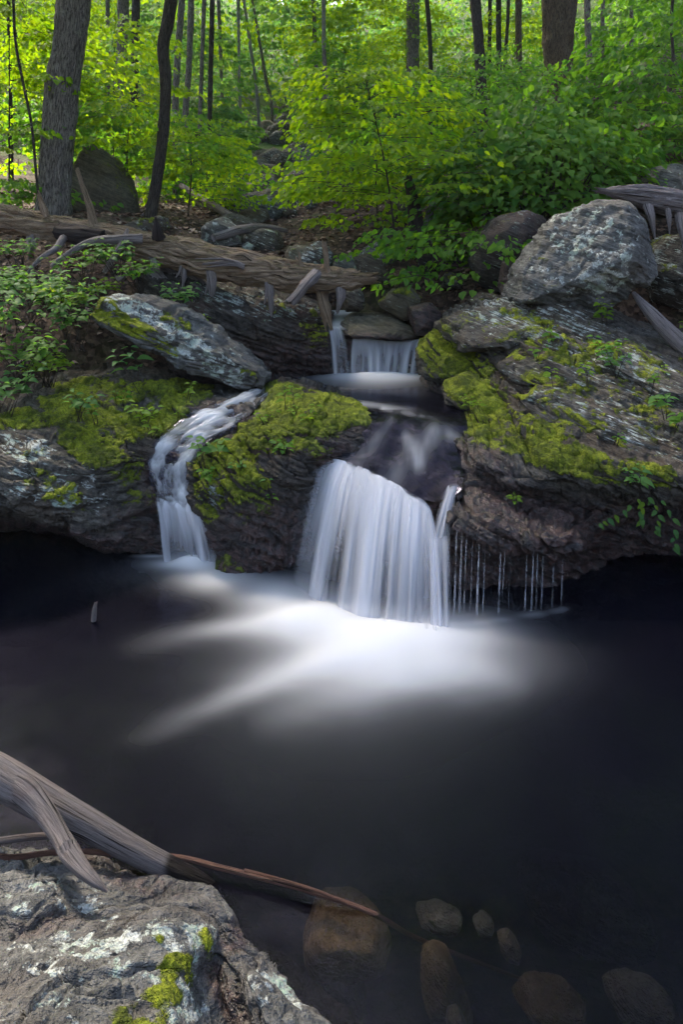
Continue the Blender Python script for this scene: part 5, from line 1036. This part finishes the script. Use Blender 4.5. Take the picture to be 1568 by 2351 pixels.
# individual leaves shared by the near plants
def leaf_mesh(name, mat, wid, tip):
    n = 7; y = np.linspace(0, 1, n); w = wid * np.sin(np.clip(y ** 0.75, 0, 1) * pi) ** 0.8 * (1 - 0.25 * y); w[0] = 0.02; w[-1] = 0.0
    z = 0.06 * np.sin(y * pi) - tip * y ** 2.5
    Vl = np.stack([-w, y, z + 0.28 * w], 1); Vm = np.stack([0 * y, y, z], 1); Vr = np.stack([w, y, z + 0.28 * w], 1)
    V = np.stack([Vl, Vm, Vr], 1).reshape(-1, 3)
    me = mesh_data(name, V, grid_faces(n, 3, 0, False), True, {'tint': np.zeros(len(V))}); me.materials.append(mat); return me
LEAF = {k: leaf_mesh('leaf', M[m], w, t) for k, (m, w, t) in dict(a=('leaf', 0.30, 0.18), b=('fern', 0.27, 0.12), c=('leaf_deep', 0.36, 0.22), d=('leaf_cool', 0.30, 0.2)).items()}
def put_leaf(me, parent, p, fwd, up, size):
    f = Vector(fwd).normalized(); r = f.cross(Vector(up)).normalized(); u = r.cross(f)
    m = Matrix(((r.x, f.x, u.x, p[0]), (r.y, f.y, u.y, p[1]), (r.z, f.z, u.z, p[2]), (0, 0, 0, 1))) @ Matrix.Scale(size, 4)
    o = bpy.data.objects.new('leaf', me); COL.objects.link(o); o.parent = parent
    o.matrix_parent_inverse = Matrix.Translation(-parent.location); o.matrix_basis = m
def seedling(label, px, py, D, h, stems, nodes, size, kind, seed, spread=0.5, group='small plants on the rocks and banks', name='seedling', cat='plant', lean=0.0, pair=True):
    r = np.random.default_rng(seed); b = P(px, py, D); root = empty(name, tuple(b), label=label, cat=cat, group=group)
    bag = Bag(); size *= 1.05
    if name == 'leafy_plant': stems = int(stems * 2.1)
    for s in range(stems):
        az = r.uniform(0, 2 * pi); e = b + np.array([cos(az) * spread * h * r.uniform(0.3, 1) + lean * h, sin(az) * spread * h * 0.7 - 0.1 * h, h * r.uniform(0.65, 1.1)])
        b2 = b + np.array([r.normal() * 0.12 * h * (stems > 1), r.normal() * 0.08 * h * (stems > 1), -0.03])
        path = cr(np.array([b2, 0.5 * (b2 + e) + np.array([0.05 * h * r.normal(), 0, 0.12 * h]), e]), 24)
        V, T, uv = tube(path[::6], [0.004, 0.003, 0.0025, 0.002], seg=4, n=10); bag.add(V, T, uv)
        for q in range(nodes):
            t = 0.35 + 0.65 * (q + 1) / nodes; p = path[min(23, int(t * 23))]; a = az + q * 1.57 + r.normal() * 0.4
            for sg in ((0, pi) if pair else (0,)):
                d = np.array([cos(a + sg), sin(a + sg), 0.12 - 0.35 * r.random()]); sz = size * r.uniform(0.7, 1.15) * (1.1 - 0.35 * (q == nodes - 1))
                put_leaf(LEAF[kind], root, p + d * 0.01, d, (r.normal() * 0.25, r.normal() * 0.25 - 0.35, 1), sz)
    bag.make('stems', M['branch'], root, kind='stuff')
    return root
SEED = [
 ('tall seedling with big leaves in the gap below the leaning slab', 296, 905, 5.55, 0.42, 2, 4, 0.105, 'd', .35), ('bright seedling on the moss below the tall big-leaved seedling', 335, 985, 5.2, 0.24, 3, 3, 0.075, 'b', .6),
 ('small seedling beside the cascade bend on the left moss', 348, 1010, 5.1, 0.14, 2, 2, 0.06, 'b', .6), ('seedling on the moss left of the cascade head', 430, 930, 5.5, 0.2, 2, 3, 0.065, 'b', .5),
 ('tiny sprout on the dark moss near the cascade head', 405, 962, 5.3, 0.09, 1, 2, 0.045, 'b', .4), ('dark clump of leaves on the left moss above the lichen patch', 178, 960, 5.0, 0.2, 4, 3, 0.075, 'd', .7),
 ('leaf pair sprouting in the middle of the left moss', 215, 965, 5.1, 0.12, 2, 2, 0.055, 'a', .5), ('seedling on the left moss below the gap', 270, 940, 5.4, 0.15, 2, 2, 0.065, 'a', .5),
 ('upright seedling at the top of the mossy hump', 655, 955, 5.2, 0.30, 2, 4, 0.065, 'b', .3), ('dense clump on the sunny moss of the hump', 690, 985, 5.0, 0.16, 6, 3, 0.055, 'b', .9),
 ('small leaves left of the dense clump on the hump', 610, 990, 5.05, 0.14, 4, 2, 0.055, 'b', .8), ('plant hanging right of the dense clump above the main fall', 655, 1060, 4.75, 0.16, 4, 3, 0.06, 'a', .8),
 ('light green plant at the left shoulder of the hump by the cascade', 478, 1070, 4.85, 0.20, 3, 3, 0.085, 'd', .6), ('leafy plant just below the left shoulder plant of the hump', 470, 1115, 4.75, 0.14, 3, 2, 0.075, 'a', .7),
 ('two-leaved sprig on the dark face of the hump', 622, 1130, 4.58, 0.08, 1, 1, 0.06, 'd', .5), ('lower sprig on the dark face of the hump', 625, 1152, 4.56, 0.05, 1, 2, 0.045, 'a', .5),
 ('tiny sprout on the right slope of the hump', 730, 985, 5.0, 0.10, 3, 2, 0.045, 'b', .8), ('sprig at the lower front of the hump moss', 545, 1085, 4.7, 0.09, 2, 2, 0.05, 'd', .6),
 ('tall seedling growing before the largest boulder', 1385, 765, 6.0, 0.30, 3, 4, 0.075, 'b', .35), ('seedling on the right ledge below the largest boulder', 1262, 810, 5.7, 0.22, 2, 3, 0.075, 'a', .5),
 ('seedling left of centre on the layered right ledge', 1235, 830, 5.55, 0.14, 2, 2, 0.065, 'a', .6), ('single bright sprig in the middle of the right ledge', 1272, 890, 5.2, 0.13, 1, 3, 0.075, 'b', .4),
 ('trailing plant below the tall seedling on the right ledge', 1385, 830, 5.55, 0.2, 4, 3, 0.07, 'a', .8), ('plant spreading on the right ledge left of the slanting branch', 1420, 860, 5.35, 0.2, 4, 3, 0.07, 'd', .8),
 ('small seedling in the lower crevice of the right ledge', 1350, 880, 5.2, 0.15, 2, 3, 0.06, 'b', .5), ('upright seedling at the right edge below the slanting branch', 1495, 900, 5.15, 0.2, 1, 5, 0.055, 'a', .3),
 ('big-leaved seedling at the right edge of the ledge', 1530, 955, 4.9, 0.2, 2, 3, 0.085, 'd', .5), ('leaf cluster at the right edge above the moss band', 1550, 985, 4.75, 0.12, 3, 2, 0.075, 'a', .7),
 ('bright cluster on the moss beside the upper pool', 1085, 948, 5.25, 0.12, 5, 2, 0.05, 'b', .9), ('tiny sprig on the moss band of the right ledge', 1412, 1018, 4.65, 0.08, 2, 2, 0.045, 'a', .6),
 ('plant on the overhang rim at the lower right', 1480, 1135, 4.3, 0.16, 4, 3, 0.065, 'd', .8), ('sprig clinging to the brown wet shelf', 1185, 1165, 4.25, 0.10, 2, 3, 0.045, 'b', .6),
 ('plants behind the slanting branch at the right edge', 1545, 800, 6.0, 0.22, 4, 3, 0.075, 'b', .8), ('seedling at the foot of the slanting branch', 1510, 875, 5.4, 0.12, 2, 2, 0.065, 'b', .6),
]
for k, (lab, px, py, D, h, ns, nn, sz, kd, sp) in enumerate(SEED): seedling(lab, px, py, D, h, ns, nn, sz, kd, 1000 + k, sp)
def vine():
    root = empty('trailing_vine', tuple(P(1500, 1140, 4.25)), label='leafy vine trailing down over the dark overhang at the lower right', cat='vine'); r = np.random.default_rng(77); bag = Bag()
    for pts in ([(1480, 1130), (1440, 1165), (1395, 1190), (1370, 1205)], [(1490, 1135), (1510, 1180), (1500, 1225)], [(1500, 1130), (1540, 1180), (1550, 1235), (1545, 1262)], [(1495, 1132), (1470, 1170), (1475, 1200)]):
        path = cr(np.array([P(x, y, 4.28 - 0.02 * i) for i, (x, y) in enumerate(pts)]), 16); V, T, uv = tube(path[::5], [0.003] * 4, seg=4, n=12); bag.add(V, T, uv)
        for p in path[2::2]:
            a = r.uniform(0, 2 * pi); put_leaf(LEAF['d' if r.random() < .5 else 'b'], root, p, (cos(a) * 0.8, -0.3, -0.5), (0, -0.8, 0.6), 0.055 * r.uniform(0.7, 1.2))
    bag.make('stems', M['branch'], root, kind='stuff')
vine()
BUSH = [
 ('bushy green plants at the left edge just below the log', 10, 690, 6.3, 0.30, 9, 4, 0.085, 'a'), ('leafy bush at the left edge halfway between log and moss', 60, 760, 5.9, 0.55, 9, 5, 0.085, 'd'),
 ('bush of toothed leaves above the litter at the left edge', 40, 880, 5.4, 0.45, 8, 4, 0.085, 'a'), ('upright plant with a visible stem beside the leaning slab', 165, 800, 5.9, 0.5, 6, 5, 0.08, 'd'),
 ('low plants on the slope under the left half of the log', 190, 650, 6.6, 0.35, 7, 3, 0.08, 'a'), ('leafy clump in front of the log where the pale branches cross', 265, 625, 6.6, 0.3, 7, 3, 0.08, 'd'),
 ('plants climbing the slope below the middle of the log', 320, 665, 6.5, 0.28, 6, 3, 0.075, 'a'), ('plants on top of the rock wall below the middle of the log', 425, 715, 6.45, 0.25, 5, 3, 0.075, 'd'),
 ('clump at the back edge of the leaning slab', 440, 760, 6.3, 0.15, 4, 3, 0.065, 'b'), ('yellow-green fern-like plants just left of the slab', 150, 730, 6.0, 0.3, 7, 4, 0.075, 'b'),
 ('plants at the far left beside the pale litter', -10, 960, 5.0, 0.35, 7, 4, 0.08, 'd'), ('thick clump of leaves halfway up the left bank beside the soil', 110, 710, 6.3, 0.34, 7, 4, 0.08, 'a'), ('leaves crowding the left edge below the bushy plants', -20, 790, 5.7, 0.4, 7, 4, 0.085, 'd'),
 ('bright leaves between the slab and the log on the left slope', 235, 690, 6.4, 0.2, 5, 3, 0.07, 'b'), ('dark leaves under the fallen log at the far left', 40, 610, 6.9, 0.25, 6, 3, 0.08, 'd'),
 ('low green leaves on the bank above the left ledge', 110, 880, 5.5, 0.25, 7, 3, 0.075, 'b'),
]
for k, (lab, px, py, D, h, ns, nn, sz, kd) in enumerate(BUSH): seedling(lab, px, py, D, h, ns, nn, sz, kd, 1100 + k, 1.1, 'leafy plants of the left bank', 'leafy_plant')

def big_shrub():
    root = empty('shrub', tuple(P(1240, 540, 8.3)), label='big dense shrub of broad overlapping leaves above the boulders on the right', cat='shrub')
    r = np.random.default_rng(55); n = 4300; c = P(1240, 470, 8.6)
    a = r.uniform(0, 2 * pi, n); e = np.arcsin(r.uniform(-0.15, 1, n)); rad = r.uniform(0.45, 1.06, n) ** 0.7
    d = np.stack([np.cos(a) * np.cos(e), np.sin(a) * np.cos(e), np.sin(e)], 1)
    lump = 1 + 0.50 * fbm(d, 2.4, 3, 9, 0.6)
    p = c + d * rad[:, None] * lump[:, None] * np.array([1.65, 1.1, 1.22]); p[:, 2] += 0.10 * (p[:, 0] - c[0])
    fwd = np.stack([d[:, 0] + 0.5 * r.normal(size=n), d[:, 1] + 0.5 * r.normal(size=n) - 0.3, -0.45 - 0.4 * r.random(n)], 1)
    up = np.stack([0.5 * d[:, 0] + 0.3 * r.normal(size=n), 0.5 * d[:, 1] + 0.3 * r.normal(size=n) - 0.2, np.full(n, 1.0)], 1)
    sz = 0.122 * r.uniform(0.35, 1.25, n)
    o = np.argsort(p[:, 1] - 1.5 * sz); big, rest = o[:300], o[300:]
    V, F, t = leaves(p[rest], fwd[rest], up[rest], sz[rest], r, wid=0.72, quads=True)
    mk('foliage', V, F, M['leaf_deep'], root, False, {'tint': t}, kind='stuff')
    for i in big: put_leaf(LEAF['c'], root, p[i], fwd[i], up[i], sz[i])
    bag = Bag()
    for k in range(46):
        i = r.integers(0, n); b = c + np.array([r.normal() * 0.3, r.normal() * 0.2, -0.55]); V, T, uv = tube([b, 0.5 * (b + p[i]) + np.array([0, 0, 0.25]), p[i]], [0.014, 0.009, 0.003], seg=5, n=10); bag.add(V, T, uv)
    bag.make('stems', M['branch'], root, kind='stuff')
big_shrub()

# ------------------------------------------------------------------ far wood that reads as one mass, and leaf litter
def far_wood():
    r = np.random.default_rng(66)
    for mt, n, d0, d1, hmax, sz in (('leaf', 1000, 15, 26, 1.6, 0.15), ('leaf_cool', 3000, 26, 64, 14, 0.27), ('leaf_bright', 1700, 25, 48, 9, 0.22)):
        b = Bag(); px = r.uniform(-120, 1690, n); D = d0 + (d1 - d0) * r.random(n) ** 0.8; x = (px - CX) / FPX * D
        if mt == 'leaf_bright': k = np.exp(-((px - 250) / 450) ** 2) + 0.25 > r.random(n); px, D, x = px[k], D[k], x[k]  # brighter leaves gathered on the left: sunlight put into leaf colour
        z = ground_z(x, D) + hmax * r.random(len(x)) ** 1.3 + 0.2
        rav = np.exp(-((px - 635) / (130 if mt == 'leaf' else 85)) ** 4) * (D < 36) * ((z - ground_z(x, D)) < 3.5); k = r.random(len(x)) > rav * 0.97
        c = np.stack([x, D, z], 1)[k]
        spray_leaves(b, None, c, r.uniform(0, 2 * pi, len(c)), r.uniform(0.7, 1.5, len(c)) * (sz / 0.14) ** 0.7, r, per=26, size=sz)
        b.make('far_foliage', M[mt], None, kind='stuff', label='hazy mass of green leaves on the far slopes', cat='foliage')
far_wood()
def litter():
    r = np.random.default_rng(88); n = 9000
    x = r.uniform(-6, 6, n); y = r.uniform(5.0, 14, n); z = ground_z(x, y); k = z > 0.6; x, y, z = x[k], y[k], z[k]; n = len(x)
    a = r.uniform(0, 2 * pi, n); V, F, t = leaves(np.stack([x, y, z + 0.012 + 0.02 * r.random(n)], 1), np.stack([np.cos(a), np.sin(a), 0.3 * r.normal(size=n)], 1), np.stack([0.4 * r.normal(size=n), 0.4 * r.normal(size=n), np.ones(n)], 1), r.uniform(0.05, 0.10, n), r, wid=0.6, fold=0.15, quads=True)
    mk('leaf_litter', V, F, M['litter'], None, False, {'tint': t}, kind='stuff', label='brown dead leaves strewn over the forest floor', cat='leaf litter')
litter()

def haze():
    me = mesh_data('haze', np.array([(x, y, z) for z in (-2.5, 38) for y in (-12, 96) for x in (-52, 52)], float), np.array([(0, 1, 3, 2), (4, 6, 7, 5), (0, 4, 5, 1), (2, 3, 7, 6), (0, 2, 6, 4), (1, 5, 7, 3)])[:, ::-1], False)
    m = bpy.data.materials.new('haze'); m.use_nodes = True; n = m.node_tree.nodes; n.clear(); o = n.new('ShaderNodeOutputMaterial'); v = n.new('ShaderNodeVolumePrincipled')
    v.inputs['Color'].default_value = (0.70, 0.86, 1.0, 1); v.inputs['Density'].default_value = 0.0006; m.node_tree.links.new(v.outputs[0], o.inputs['Volume'])
    link('haze', me, m, kind='stuff', label='thin blue woodland haze filling the ravine', cat='haze')
haze()
